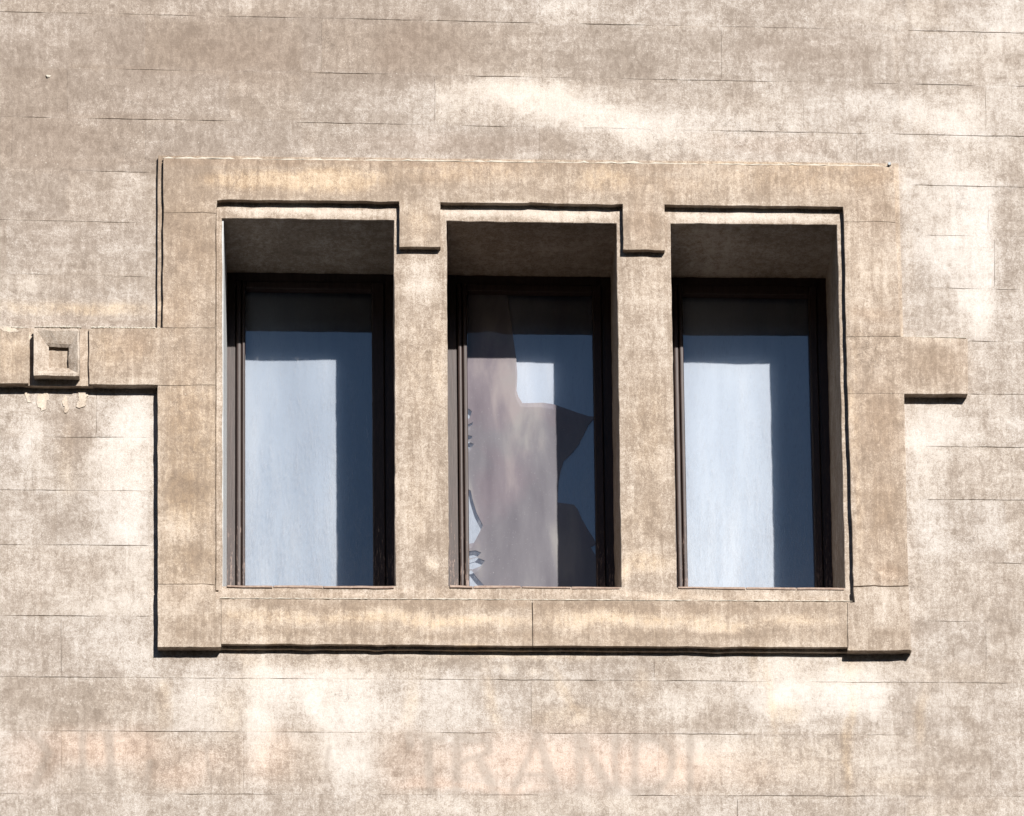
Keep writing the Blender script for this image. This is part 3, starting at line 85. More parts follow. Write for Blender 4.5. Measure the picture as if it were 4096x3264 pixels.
def field(x, z):
    x = np.asarray(x, float); z = np.asarray(z, float)
    wx = x + .030 * fbm(x, z, 7, 3) ; wz = z + .030 * fbm(x, z, 7, 11)
    L = np.zeros_like(x); W = np.zeros_like(x); P = np.zeros_like(x)
    for bx, bz, rx, rz, a, l, ww, p in BLOBS:
        t = math.radians(-a); dx = wx - bx; dz = wz - bz
        u = (dx * math.cos(t) + dz * math.sin(t)) / rx; v = (-dx * math.sin(t) + dz * math.cos(t)) / rz
        q = u * u + v * v; f = np.exp(-np.power(q, 1.5) * .8)
        L += l * f; W += ww * f; P += p * f
    L = np.clip(L, -1, 1.3)
    G = np.zeros_like(x)
    for (ax, az), (bx, bz), hw in GHOST:
        dx = bx - ax; dz = bz - az; ll = dx * dx + dz * dz
        t = np.clip(((wx * .4 + x * .6 - ax) * dx + (wz * .4 + z * .6 - az) * dz) / ll, 0, 1)
        d = np.hypot(wx * .4 + x * .6 - ax - t * dx, wz * .4 + z * .6 - az - t * dz)
        G = np.maximum(G, 1 / (1 + np.exp((d - hw * .85) / .0035)))
    L += .17 * fbm(x, z, 3.2, 41) + .12 * fbm(x, z * .35, 22, 51, 3)
    return L, np.clip(W, -.3, 1.4), np.clip(P, 0, 1), G

def new_obj(name, me, mat, parent=None):
    o = bpy.data.objects.new(name, me); C.objects.link(o)
    if mat: me.materials.append(mat)
    if parent: o.parent = parent
    return o
def paint(me, base=(0, 0, 0)):
    n = len(me.vertices); co = np.empty(n * 3, 'f'); me.vertices.foreach_get('co', co); co = co.reshape(n, 3)
    L, W, P, G = field(co[:, 0], co[:, 2])
    if me.name.startswith('wall'):                 # every ashlar block has a tone of its own
        x = co[:, 0]; z = co[:, 2]; row = np.zeros(n, np.int64); colm = np.zeros(n, np.int64)
        for (ax, az), (bx, bz) in JOINT_H: row += ((x > ax - .03) & (x < bx + .6) & (z > az + (bz - az) * (x - ax) / (bx - ax)))
        for (ax, az), (bx, bz) in JOINT_V: colm += ((z < max(az, bz) + .01) & (z > min(az, bz) - .01) & (x > ax))
        hh = ((row * 7919 + colm * 104729 + 31) * 2654435761) & 0xFFFFFFFF
        L = L + ((hh >> 8) % 1000 / 1000. - .5) * .34; W = W + ((hh >> 13) % 1000 / 1000. - .5) * .25
    a = me.color_attributes.new('stain', 'FLOAT_COLOR', 'POINT')
    d = np.ones((n, 4), 'f'); d[:, 0] = L + base[0]; d[:, 1] = W + base[1]; d[:, 2] = P + base[2]; d[:, 3] = G
    a.data.foreach_set('color', d.ravel())

# ------------------------------------------------------------------ materials
def mat(name):
    mt = bpy.data.materials.new(name); mt.use_nodes = True; t = mt.node_tree
    return mt, t, t.nodes['Principled BSDF']
def nd(t, typ, **kw):
    n = t.nodes.new(typ)
    for k, v in kw.items():
        if k == 'inp':
            for a, b_ in v.items(): n.inputs[a].default_value = b_
        else: setattr(n, k, v)
    return n
def noise(t, vec, scale, detail=6, rough=.6, dist=0):
    n = nd(t, 'ShaderNodeTexNoise', inp={'Scale': scale, 'Detail': detail, 'Roughness': rough, 'Distortion': dist})
    t.links.new(vec, n.inputs['Vector']); return n.outputs[0]
def mth(t, op, a, b=None, c=None, clamp=False):
    n = nd(t, 'ShaderNodeMath', operation=op, use_clamp=clamp)
    for i, v in enumerate((a, b, c)):
        if v is None: continue
        if isinstance(v, (int, float)): n.inputs[i].default_value = v
        else: t.links.new(v, n.inputs[i])
    return n.outputs[0]
def mixc(t, f, a, b, typ='MIX'):
    n = nd(t, 'ShaderNodeMix', data_type='RGBA', blend_type=typ)
    for i, v in ((0, f), (6, a), (7, b)):
        if isinstance(v, (int, float)): n.inputs[i].default_value = v
        elif isinstance(v, tuple): n.inputs[i].default_value = v + (1,)
        else: t.links.new(v, n.inputs[i])
    return n.outputs[2]
def sstep(t, v, a, b):
    n = nd(t, 'ShaderNodeMapRange', interpolation_type='SMOOTHSTEP', inp={1: a, 2: b, 3: 0, 4: 1}); t.links.new(v, n.inputs[0]); return n.outputs[0]
def ramp(t, v, stops):
    n = nd(t, 'ShaderNodeValToRGB'); e = n.color_ramp.elements
    while len(e) < len(stops): e.new(.5)
    for i, (p, c_) in enumerate(stops): e[i].position = p; e[i].color = c_ + (1,)
    t.links.new(v, n.inputs[0]); return n.outputs[0]

def stone_material(name, tint=(1, 1, 1), grain=1.0, big=1.0, edge=(.37, .66), ghost=True, drips=.3):
    mt, t, p = mat(name)
    pos = nd(t, 'ShaderNodeNewGeometry').outputs['Position']
    at = nd(t, 'ShaderNodeAttribute', attribute_name='stain'); sp = nd(t, 'ShaderNodeSeparateColor'); t.links.new(at.outputs['Color'], sp.inputs[0])
    L, W, P = sp.outputs
    mp = nd(t, 'ShaderNodeMapping', inp={'Scale': (1.35, 1, .8)}); t.links.new(pos, mp.inputs[0]); drip = mp.outputs[0]
    n1 = noise(t, pos, 8, 8, .62, .6); n2 = noise(t, drip, 26, 8, .74, .6); n3 = noise(t, pos, 85, 6, .78, .8); n4 = noise(t, pos, 330, 3, .7)
    mp2 = nd(t, 'ShaderNodeMapping', inp={'Rotation': (0, math.radians(14), 0), 'Scale': (.32, 1, 1.5)}); t.links.new(pos, mp2.inputs[0])
    n5 = noise(t, mp2.outputs[0], 16, 8, .72, .4)
    v = mth(t, 'MULTIPLY_ADD', L, .24, .47)
    v = mth(t, 'ADD', v, mth(t, 'MULTIPLY_ADD', n1, .62 * big, -.31 * big))
    v = mth(t, 'ADD', v, mth(t, 'MULTIPLY_ADD', n2, .62 * big, -.31 * big))
    mp3 = nd(t, 'ShaderNodeMapping', inp={'Scale': (2.0, 1, .16)}); t.links.new(pos, mp3.inputs[0])
    n6 = noise(t, mp3.outputs[0], 24, 7, .7, .5)
    v = mth(t, 'ADD', v, mth(t, 'MULTIPLY_ADD', n6, drips, -.5 * drips))
    v = mth(t, 'ADD', v, mth(t, 'MULTIPLY_ADD', n5, .50 * big, -.25 * big))
    v = mth(t, 'ADD', v, mth(t, 'MULTIPLY_ADD', n3, 1.0 * grain, -.50 * grain))
    v = mth(t, 'ADD', v, mth(t, 'MULTIPLY_ADD', n4, .95 * grain, -.475 * grain), clamp=True)
    under = ramp(t, mth(t, 'ADD', mth(t, 'MULTIPLY', v, .55), mth(t, 'MULTIPLY', n2, .45)), [(.25, (.165, .133, .108)), (.42, (.228, .190, .158)), (.60, (.292, .250, .213))])
    chalk = ramp(t, mth(t, 'ADD', mth(t, 'MULTIPLY', v, .7), mth(t, 'MULTIPLY', n4, .3)), [(.40, (.308, .268, .233)), (.62, (.405, .366, .330)), (.85, (.52, .492, .462))])
    col = mixc(t, sstep(t, v, edge[0], edge[1]), under, chalk)
    wf = mth(t, 'MULTIPLY', W, sstep(t, mth(t, 'ADD', n2, mth(t, 'MULTIPLY', n3, .5)), .50, 1.0), clamp=True)
    warm = mixc(t, 1.0, col, (1.07, .97, .82), 'MULTIPLY')
    col = mixc(t, mth(t, 'MULTIPLY', mth(t, 'ADD', mth(t, 'MULTIPLY', W, .35, clamp=True), mth(t, 'MULTIPLY', wf, .8)), 1, clamp=True), col, warm)
    pk = mixc(t, 1.0, col, (1.10, .965, .90), 'MULTIPLY')
    col = mixc(t, mth(t, 'MULTIPLY', P, .9, clamp=True), col, pk)
    gm = mth(t, 'MULTIPLY', at.outputs['Alpha'], sstep(t, mth(t, 'ADD', mth(t, 'MULTIPLY', n1, .5), mth(t, 'MULTIPLY', n3, .5)), .34, .50)) if ghost else 0.0
    if ghost: col = mixc(t, mth(t, 'MULTIPLY', gm, .68), col, mixc(t, 1.0, under, (.95, .95, .95), 'MULTIPLY'))
    vc = nd(t, 'ShaderNodeTexVoronoi', feature='DISTANCE_TO_EDGE', inp={'Scale': 2.6})
    wv = nd(t, 'ShaderNodeVectorMath', operation='MULTIPLY_ADD'); nc = nd(t, 'ShaderNodeTexNoise', inp={'Scale': 11.0, 'Detail': 6.0, 'Roughness': .7})
    t.links.new(pos, nc.inputs['Vector']); t.links.new(nc.outputs['Color'], wv.inputs[0]); wv.inputs[1].default_value = (.22, .22, .22); t.links.new(pos, wv.inputs[2]); t.links.new(wv.outputs[0], vc.inputs['Vector'])
    crack = mth(t, 'MULTIPLY', mth(t, 'LESS_THAN', vc.outputs['Distance'], .0042), sstep(t, noise(t, pos, 2.3, 3, .5), .56, .64))
    col = mixc(t, mth(t, 'MULTIPLY', crack, .55), col, (.09, .072, .058))
    # sparse dark pits and pale chips
    vo = nd(t, 'ShaderNodeTexVoronoi', inp={'Scale': 26.0, 'Randomness': 1.0}); t.links.new(pos, vo.inputs['Vector'])
    pit = mth(t, 'LESS_THAN', mth(t, 'ADD', vo.outputs['Distance'], mth(t, 'MULTIPLY', n3, .12)), .095)
    rnd = nd(t, 'ShaderNodeSeparateColor'); t.links.new(vo.outputs['Color'], rnd.inputs[0])
    pit = mth(t, 'MULTIPLY', pit, mth(t, 'LESS_THAN', rnd.outputs[0], .16))
    col = mixc(t, mth(t, 'MULTIPLY', pit, .7), col, (.08, .063, .05))
    chip = mth(t, 'MULTIPLY', mth(t, 'LESS_THAN', mth(t, 'ADD', vo.outputs['Distance'], mth(t, 'MULTIPLY', n3, .14)), .13), mth(t, 'GREATER_THAN', rnd.outputs[1], .86))
    col = mixc(t, mth(t, 'MULTIPLY', chip, .6), col, (.50, .47, .42))
    col = mixc(t, 1.0, col, tint, 'MULTIPLY')
    t.links.new(col, p.inputs['Base Color']); p.inputs['Roughness'].default_value = .93; p.inputs['Specular IOR Level'].default_value = .25
    h = mth(t, 'ADD', mth(t, 'ADD', mth(t, 'MULTIPLY', n3, .5), mth(t, 'MULTIPLY', n2, .7)), mth(t, 'MULTIPLY_ADD', n4, .35, mth(t, 'MULTIPLY', pit, -1.2)))
    bp = nd(t, 'ShaderNodeBump', inp={'Strength': .55, 'Distance': .004}); t.links.new(h, bp.inputs['Height']); t.links.new(bp.outputs[0], p.inputs['Normal'])
    return mt
M_WALL = stone_material('weathered_render', (1, 1, 1), .85, .85, (.33, .70), True, .34)
M_TRIM = stone_material('weathered_trim_stone', (.99, .945, .89), .85, .78, (.38, .72), False, .60)

def simple(name, c0, c1, scale, rough=.9, bump=.4):
    mt, t, p = mat(name); pos = nd(t, 'ShaderNodeNewGeometry').outputs['Position']
    n = noise(t, pos, scale, 8, .7); col = ramp(t, n, [(.3, c0), (.7, c1)]); t.links.new(col, p.inputs['Base Color']); p.inputs['Roughness'].default_value = rough
    bp = nd(t, 'ShaderNodeBump', inp={'Strength': bump, 'Distance': .003}); t.links.new(n, bp.inputs['Height']); t.links.new(bp.outputs[0], p.inputs['Normal'])
    return mt
M_PLASTER = simple('bare_plaster', (.30, .265, .215), (.47, .435, .37), 120)
M_TILE = simple('terracotta', (.20, .13, .10), (.36, .28, .225), 60)
M_ASPHALT = simple('asphalt', (.035, .035, .037), (.065, .064, .062), 3)
M_METAL = simple('dull_metal', (.10, .12, .13), (.35, .38, .40), 200, .5)
M_BROWN = simple('brown_brick', (.06, .045, .035), (.10, .075, .06), 5)
M_DARK = simple('dark_room', (.02, .018, .016), (.03, .028, .025), 4)

def wood_material():
    mt, t, p = mat('brown_painted_wood'); pos = nd(t, 'ShaderNodeNewGeometry').outputs['Position']
    mp = nd(t, 'ShaderNodeMapping', inp={'Scale': (3, 1, .25)}); t.links.new(pos, mp.inputs[0])
    sx = nd(t, 'ShaderNodeSeparateXYZ'); t.links.new(pos, sx.inputs[0])
    n1 = noise(t, mp.outputs[0], 40, 8, .7); n2 = noise(t, mp.outputs[0], 130, 6, .7)
    col = ramp(t, n1, [(.3, (.016, .009, .0075)), (.7, (.044, .026, .022))])
    low = nd(t, 'ShaderNodeMapRange', inp={1: .0, 2: -.78, 3: 0, 4: .17}); t.links.new(sx.outputs[2], low.inputs[0])
    wear = sstep(t, mth(t, 'ADD', mth(t, 'ADD', mth(t, 'MULTIPLY', n1, .5), mth(t, 'MULTIPLY', n2, .5)), low.outputs[0]), .635, .68)
    col = mixc(t, wear, col, mixc(t, n2, (.13, .08, .065), (.26, .20, .17)))
    t.links.new(col, p.inputs['Base Color']); p.inputs['Roughness'].default_value = .55
    bp = nd(t, 'ShaderNodeBump', inp={'Strength': .3, 'Distance': .002}); t.links.new(mth(t, 'SUBTRACT', n1, wear), bp.inputs['Height']); t.links.new(bp.outputs[0], p.inputs['Normal'])
    return mt
M_WOOD = wood_material()

def glass_material():
    mt, t, p = mat('window_glass'); t.nodes.remove(p); out = t.nodes['Material Output']
    fr = nd(t, 'ShaderNodeFresnel', inp={'IOR': 1.52}); refl = mth(t, 'MULTIPLY', fr.outputs[0], 2.2, clamp=True)
    pos = nd(t, 'ShaderNodeNewGeometry').outputs['Position']
    mp = nd(t, 'ShaderNodeMapping', inp={'Scale': (2.2, 1, .35)}); t.links.new(pos, mp.inputs[0])
    n = noise(t, mp.outputs[0], 14, 7, .65); n2 = noise(t, mp.outputs[0], 110, 4, .75)
    sx = nd(t, 'ShaderNodeSeparateXYZ'); t.links.new(pos, sx.inputs[0])
    low = nd(t, 'ShaderNodeMapRange', inp={1: .45, 2: -.5, 3: 0, 4: .10}); t.links.new(sx.outputs[2], low.inputs[0])
    dust = mth(t, 'MULTIPLY', sstep(t, mth(t, 'ADD', mth(t, 'MULTIPLY_ADD', n2, .6, mth(t, 'MULTIPLY', n, .4)), low.outputs[0]), .50, .72), .22)
    tr = nd(t, 'ShaderNodeBsdfTransparent', inp={'Color': (.93, .95, .98, 1)}); gl = nd(t, 'ShaderNodeBsdfGlossy', inp={'Roughness': .015, 'Color': (.84, .92, 1, 1)})
    df = nd(t, 'ShaderNodeBsdfDiffuse', inp={'Color': (.36, .36, .37, 1)})
    m1 = nd(t, 'ShaderNodeMixShader'); t.links.new(dust, m1.inputs[0]); t.links.new(tr.outputs[0], m1.inputs[1]); t.links.new(df.outputs[0], m1.inputs[2])
    m2 = nd(t, 'ShaderNodeMixShader'); t.links.new(refl, m2.inputs[0]); t.links.new(m1.outputs[0], m2.inputs[1]); t.links.new(gl.outputs[0], m2.inputs[2])
    t.links.new(m2.outputs[0], out.inputs[0]); return mt
M_GLASS = glass_material()
def blind_material(name, g):
    mt, t, p = mat(name); pos = nd(t, 'ShaderNodeNewGeometry').outputs['Position']
    mp = nd(t, 'ShaderNodeMapping', inp={'Scale': (3.0, 1, .5)}); t.links.new(pos, mp.inputs[0])
    n = noise(t, mp.outputs[0], 2.2, 5, .5); n2 = noise(t, pos, 60, 5, .7)
    col = ramp(t, n, [(.28, (.205, .228, .262)), (.50, (.255, .282, .318)), (.70, (.325, .345, .370))])
    col = mixc(t, .22, col, mixc(t, n2, (.20, .23, .27), (.30, .33, .37)))
    col = mixc(t, 1.0, col, g, 'MULTIPLY')
    t.links.new(col, p.inputs['Base Color']); p.inputs['Roughness'].default_value = .8
    return mt
M_BLINDS = [blind_material('grey_blue_blind', (1.22, 1.19, 1.15)), blind_material('pale_blue_blind', (1.45, 1.38, 1.32)), blind_material('bright_blind', (1.60, 1.52, 1.42))]
def film_material():
    mt, t, p = mat('torn_mauve_film'); t.nodes.remove(p); out = t.nodes['Material Output']; pos = nd(t, 'ShaderNodeNewGeometry').outputs['Position']
    mp = nd(t, 'ShaderNodeMapping', inp={'Rotation': (0, math.radians(-22), 0), 'Scale': (3.2, 1, .9)}); t.links.new(pos, mp.inputs[0])
    n = noise(t, mp.outputs[0], 2.6, 4, .5, .3); n2 = noise(t, pos, 130, 5, .75)
    col = ramp(t, n, [(.30, (.118, .112, .126)), (.5, (.158, .152, .166)), (.66, (.235, .228, .226))])  # pale diagonal streaks: light on the folds, put into the film colour
    col = mixc(t, sstep(t, noise(t, pos, 3.1, 3, .5), .45, .62), col, mixc(t, 1.0, col, (1.06, .965, .98), 'MULTIPLY'))
    col = mixc(t, sstep(t, n2, .60, .74), col, (.26, .26, .27))
    df = nd(t, 'ShaderNodeBsdfDiffuse'); t.links.new(col, df.inputs[0]); tr = nd(t, 'ShaderNodeBsdfTransparent', inp={'Color': (.80, .74, .78, 1)})
    ms = nd(t, 'ShaderNodeMixShader', inp={0: .80}); t.links.new(tr.outputs[0], ms.inputs[1]); t.links.new(df.outputs[0], ms.inputs[2])
    fr = nd(t, 'ShaderNodeFresnel', inp={'IOR': 1.45}); gl = nd(t, 'ShaderNodeBsdfGlossy', inp={'Roughness': .03})
    m3 = nd(t, 'ShaderNodeMixShader'); t.links.new(mth(t, 'MULTIPLY', fr.outputs[0], .9, clamp=True), m3.inputs[0]); t.links.new(ms.outputs[0], m3.inputs[1]); t.links.new(gl.outputs[0], m3.inputs[2])
    t.links.new(m3.outputs[0], out.inputs[0]); return mt
M_FILM = film_material()

# ------------------------------------------------------------------ mesh helpers
def tri(points, edges, faces=()):
    vs, es, fs, ov, oe, of = delaunay_2d_cdt([Vector(p) for p in points], edges, list(faces), 1 if faces else 0, 1e-6)
    return vs, fs, ov
def wob(x, z, amp, s=14):
    a = np.asarray([x], float); b_ = np.asarray([z], float)
    if s == 14: amp = amp * (1 + 4.8 * max(0, float(fbm(a, b_, 9, 66)[0]) - .25))
    return (float(amp * fbm(a, b_, s, 61)[0]), float(amp * fbm(a, b_, s, 71)[0]))
def dens(poly, step, amp, ws=14):
    r = []
    for i, a in enumerate(poly):
        b_ = poly[(i + 1) % len(poly)]; n = max(1, int(math.hypot(b_[0] - a[0], b_[1] - a[1]) / step))
        for k in range(n):
            x = a[0] + (b_[0] - a[0]) * k / n; z = a[1] + (b_[1] - a[1]) * k / n; dx, dz = wob(x, z, amp, ws)
            r.append((x + dx, z + dz))
    return r
def inside(x, z, poly):
    c_ = False; j = len(poly) - 1
    for i in range(len(poly)):
        xi, zi = poly[i]; xj, zj = poly[j]
        if (zi > z) != (zj > z) and x < (xj - xi) * (z - zi) / (zj - zi) + xi: c_ = not c_
        j = i
    return c_
def offset(poly, d):
    n = len(poly); r = []
    area = sum(poly[i][0] * poly[(i + 1) % n][1] - poly[(i + 1) % n][0] * poly[i][1] for i in range(n)); sg = 1 if area > 0 else -1
    for i in range(n):
        p0 = Vector(poly[i - 1]); p1 = Vector(poly[i]); p2 = Vector(poly[(i + 1) % n])
        e1 = (p1 - p0).normalized(); e2 = (p2 - p1).normalized()
        nn = Vector((-(e1.y + e2.y), e1.x + e2.x)) * sg
        if nn.length < 1e-6: nn = Vector((-e1.y, e1.x)) * sg
        nn.normalize(); q = p1 + nn * d; r.append((q.x, q.y))
    return r
def slab(name, poly, yf, yb, material, parent, base=(0, 0, 0), amp=.0032, cham=.0011, step=.022, holes=(), hole_cham=.002, rough_y=.0012, ws=14):
    rings = [dens(poly, step * .55, amp, ws)] + [dens(h, step * .55, amp) for h in holes]
    verts = []; faces = []; pts2 = []; edges = []; ringidx = []
    for k, rg in enumerate(rings):
        inn = offset(rg, cham if k == 0 else -hole_cham)
        st = len(pts2); pts2 += inn; n = len(inn); edges += [(st + i, st + (i + 1) % n) for i in range(n)]; ringidx.append((st, n))
    xs = [p[0] for p in rings[0]]; zs = [p[1] for p in rings[0]]
    gx = np.arange(min(xs) + step * .6, max(xs), step); gz = np.arange(min(zs) + step * .6, max(zs), step)
    ins = [offset(rings[0], cham + step * .4)] + [offset(h, -(hole_cham + step * .4)) for h in rings[1:]]
    for x in gx:
        for z in gz:
            if inside(x, z, ins[0]) and not any(inside(x, z, h) for h in ins[1:]): pts2.append((x, z))
    vs, fs, ov = tri(pts2, edges)
    o2n = {}
    for ni, l in enumerate(ov):
        for o_ in l: o2n[o_] = ni
    V_ = np.array([(v.x, v.y) for v in vs]); dy = rough_y * fbm(V_[:, 0], V_[:, 1], 9, 81)
    verts = [(v.x, yf + float(d), v.y) for v, d in zip(vs, dy)]
    edge_in = rings[0]; shr = [offset(rings[0], cham * .5)] + [offset(h, -hole_cham * .5) for h in rings[1:]]
    for f in fs:
        cx = sum(vs[i].x for i in f) / 3; cz = sum(vs[i].y for i in f) / 3
        if inside(cx, cz, shr[0]) and not any(inside(cx, cz, h) for h in shr[1:]): faces.append(list(f)[::-1] if False else list(f))
    for k, rg in enumerate(rings):
        st, n = ringidx[k]; ch = cham if k == 0 else hole_cham
        b0 = len(verts); verts += [(x, yf + ch, z) for x, z in rg]; b1 = len(verts); verts += [(x, yb, z) for x, z in rg]
        for i in range(n):
            j = (i + 1) % n; a_, b_ = o2n[st + i], o2n[st + j]
            faces.append([a_, b_, b0 + j, b0 + i]); faces.append([b0 + i, b0 + j, b1 + j, b1 + i])
    me = bpy.data.meshes.new(name); me.from_pydata(verts, [], faces); me.validate()
    bm = bmesh.new(); bm.from_mesh(me); bmesh.ops.recalc_face_normals(bm, faces=bm.faces)
    # make sure the front looks towards the street
    s = sum(f.normal.y * f.calc_area() for f in bm.faces if abs(f.normal.y) > .9)
    if s > 0: bmesh.ops.reverse_faces(bm, faces=bm.faces)
    bm.to_mesh(me); bm.free()
    paint(me, base); return new_obj(name, me, material, parent)
def boxes(name, bs, material, parent, bevel=.0, seg=2, base=None):
    bm = bmesh.new()
    for x0, x1, y0, y1, z0, z1 in bs:
        r = bmesh.ops.create_cube(bm, size=1)
        for v in r['verts']: v.co = ((x0 + x1) / 2 + v.co.x * (x1 - x0), (y0 + y1) / 2 + v.co.y * (y1 - y0), (z0 + z1) / 2 + v.co.z * (z1 - z0))
        if bevel: bmesh.ops.bevel(bm, geom=list({e for v in r['verts'] for e in v.link_edges}), offset=bevel, segments=seg, affect='EDGES', profile=.5)
    me = bpy.data.meshes.new(name); bm.to_mesh(me); bm.free()
    if base is not None: paint(me, base)
    return new_obj(name, me, material, parent)
def chunk(bm, x, y, z, r, flat=.7):
    q = bmesh.ops.create_icosphere(bm, subdivisions=1, radius=r)
    for v in q['verts']:
        s = random.uniform(.65, 1.2); v.co = (x + v.co.x * s * random.uniform(1, 1.5), y + v.co.y * s, z + v.co.z * s * flat)

# ------------------------------------------------------------------ street and building
me = bpy.data.meshes.new('street'); me.from_pydata([(-400, -400, GZ), (400, -400, GZ), (400, 0, GZ), (-400, 0, GZ)], [], [(0, 1, 2, 3)])
o = new_obj('street', me, M_ASPHALT); o['kind'] = 'structure'
def opposite():  # unseen building, added to block low sky and darken the window recesses
    t = bpy.data.objects.new('added_shading_building', None); C.objects.link(t); t.location = (0, -27, GZ)
    t['label'] = 'unseen dark brown building added behind the viewpoint to shade the street'; t['category'] = 'building'
    H = -GZ + 8.6
    cells = []; wins = []
    # facade with recessed windows: piers and spandrels around each opening
    xs = [-30 + 3 * i for i in range(21)]
    fl = [0, 3.6, 6.9, 10.2, 13.5, H - .8]
    boxes('wall', [(-31, 31, -9, -.3, .0, H)], M_BROWN, t)
    boxes('facade_grid', [(x - .9, x + .9, -.30, 0, 0.002, H - .01) for x in xs] + [(x + .9, x + 2.1, -.299, -.012, z, z + 1.1) for x in xs[:-1] for z in fl if z < H - .5], M_BROWN, t)
    boxes('cornice', [(-31.2, 31.2, -.29, .35, H + .001, H + .3)], M_BROWN, t)
    return t
bld = bpy.data.objects.new('stone_building', None); C.objects.link(bld)
bld['label'] = 'weathered beige rendered facade with three deep narrow windows in one stepped stone surround'; bld['category'] = 'building'

def wall():
    X0, X1, Z0, Z1 = -2.5, 2.6, -2.1, 2.2
    core = [(-1.14, -.79), (1.31, -.79), (1.31, .84), (-1.14, .84)]          # behind the surround
    pts2 = []; ys = []; edges = []
    def line(A, B, wd, dep, seed, extend=False):
        A = Vector(A); B = Vector(B); d = (B - A); Ln = d.length; d.normalize(); nn = Vector((-d.y, d.x)); n = max(2, int(Ln / .02))
        idx = [[], [], []]
        for k in range(n + 1):
            p = A + d * (Ln * k / n); s = k / n * Ln
            no = float(fbm(np.array([p.x]), np.array([p.y]), 5, seed)[0]); w2 = wd * max(.25, .75 + .9 * no); dp = dep * max(.06, min(1, .42 + 1.7 * no))
            jx, jz = wob(p.x, p.y, .0022, 20); p = p + Vector((jx, jz))
            if k in (0, n): w2 = .0002; dp = 0
            for m_, (of, dd) in enumerate(((-w2, 0), (0, dp), (w2, 0))):
                idx[m_].append(len(pts2)); q = p + nn * of; pts2.append((q.x, q.y)); ys.append(dd)
        for r in idx: edges.extend(zip(r[:-1], r[1:]))
    r_ = random.Random(3)
    for i, (A, B) in enumerate(JOINT_H):
        A = Vector(A); B = Vector(B)
        d = (B - A).normalized()
        if A.x < -1.9: A = A - d * .4
        if B.x > 1.9: B = B + d * .4
        line(A, B, .0019, .0036, 100 + i)
    for i, (A, B) in enumerate(JOINT_V): line(A, B, r_.uniform(.0010, .0017), r_.uniform(.0015, .0040), 200 + i)
    P0 = np.array(pts2); occ = set()
    for x, z in pts2: occ.add((round(x / .008), round(z / .008)))
    st = .018
    for x in np.arange(X0, X1 + .001, st):
        for z in np.arange(Z0, Z1 + .001, st):
            ex = x < X0 + 1e-6 or x > X1 - st or z < Z0 + 1e-6 or z > Z1 - st
            if inside(x, z, core): continue
            xx, zz = (x, z) if ex else (x + rng.uniform(-.004, .004), z + rng.uniform(-.004, .004))
            a, b_ = round(xx / .008), round(zz / .008)
            if any((a + i, b_ + j) in occ for i in (-1, 0, 1) for j in (-1, 0, 1)): continue
            pts2.append((xx, zz)); ys.append(0)
    for x in np.arange(-2.05, 1.75, .009):         # finer grid where faded lettering remains
        for z in np.arange(-1.60, -1.27, .009):
            a, b_ = round(x / .008), round(z / .008)
            if any((a + i, b_ + j) in occ for i in (-1, 0, 1) for j in (-1, 0, 1)): continue
            pts2.append((x, z)); ys.append(0)
    # outer frame of the same facade, coarse
    ext = [(-14, GZ), (14, GZ), (14, 6), (-14, 6), (-6, -3), (6, -3), (6, 4), (-6, 4), (-3.5, -2.6), (3.5, -2.6), (3.5, 2.8), (-3.5, 2.8)]
    pts2 += ext; ys += [0] * len(ext)
    vs, fs, ov = tri(pts2, edges)
    Y_ = [0.] * len(vs)
    for ni, l in enumerate(ov):
        if l: Y_[ni] = max(ys[k] for k in l)
    V_ = np.array([(v.x, v.y) for v in vs]); und = .0035 * fbm(V_[:, 0], V_[:, 1], 1.7, 91, 3) + .0010 * fbm(V_[:, 0], V_[:, 1], 16, 95)
    edge_x = np.clip((2.45 - np.abs(V_[:, 0])) * 5, 0, 1)
    verts = [(v.x, y + float(u * e), v.y) for v, y, u, e in zip(vs, Y_, und, edge_x)]
    faces = []
    hole = [(-1.18, -.83), (1.35, -.83), (1.35, .88), (-1.18, .88)]
    for f in fs:
        cx = sum(vs[i].x for i in f) / 3; cz = sum(vs[i].y for i in f) / 3
        if inside(cx, cz, hole): continue
        a, b_, c_ = [vs[i] for i in f]
        if (b_ - a).cross(c_ - a) < 0: f = f[::-1]
        faces.append(list(f))
    me = bpy.data.meshes.new('wall'); me.from_pydata(verts, [], faces)
    for p in me.polygons: p.use_smooth = False
    paint(me)
    at = me.color_attributes['stain'].data
    for i, y in enumerate(Y_):
        if y > .0001:
            c_ = at[i].color; k = min(1, y / .0035); at[i].color = (c_[0] * (1 - k) - 1.1 * k, c_[1], c_[2], c_[3])
    return new_obj('wall', me, M_WALL, bld)
opposite()
wl = wall()
# solid body of the building behind the facade: side and back walls, flat roof
boxes('rear_walls', [(-14, -13.7, .02, 9, GZ, 6), (13.7, 14, .02, 9, GZ, 6), (-13.69, 13.69, 8.7, 9, GZ, 6)], M_WALL, bld, base=(0, 0, 0))
boxes('roof', [(-14.1, 14.1, .01, 9.1, 6.001, 6.25)], M_WALL, bld, base=(0, 0, 0))

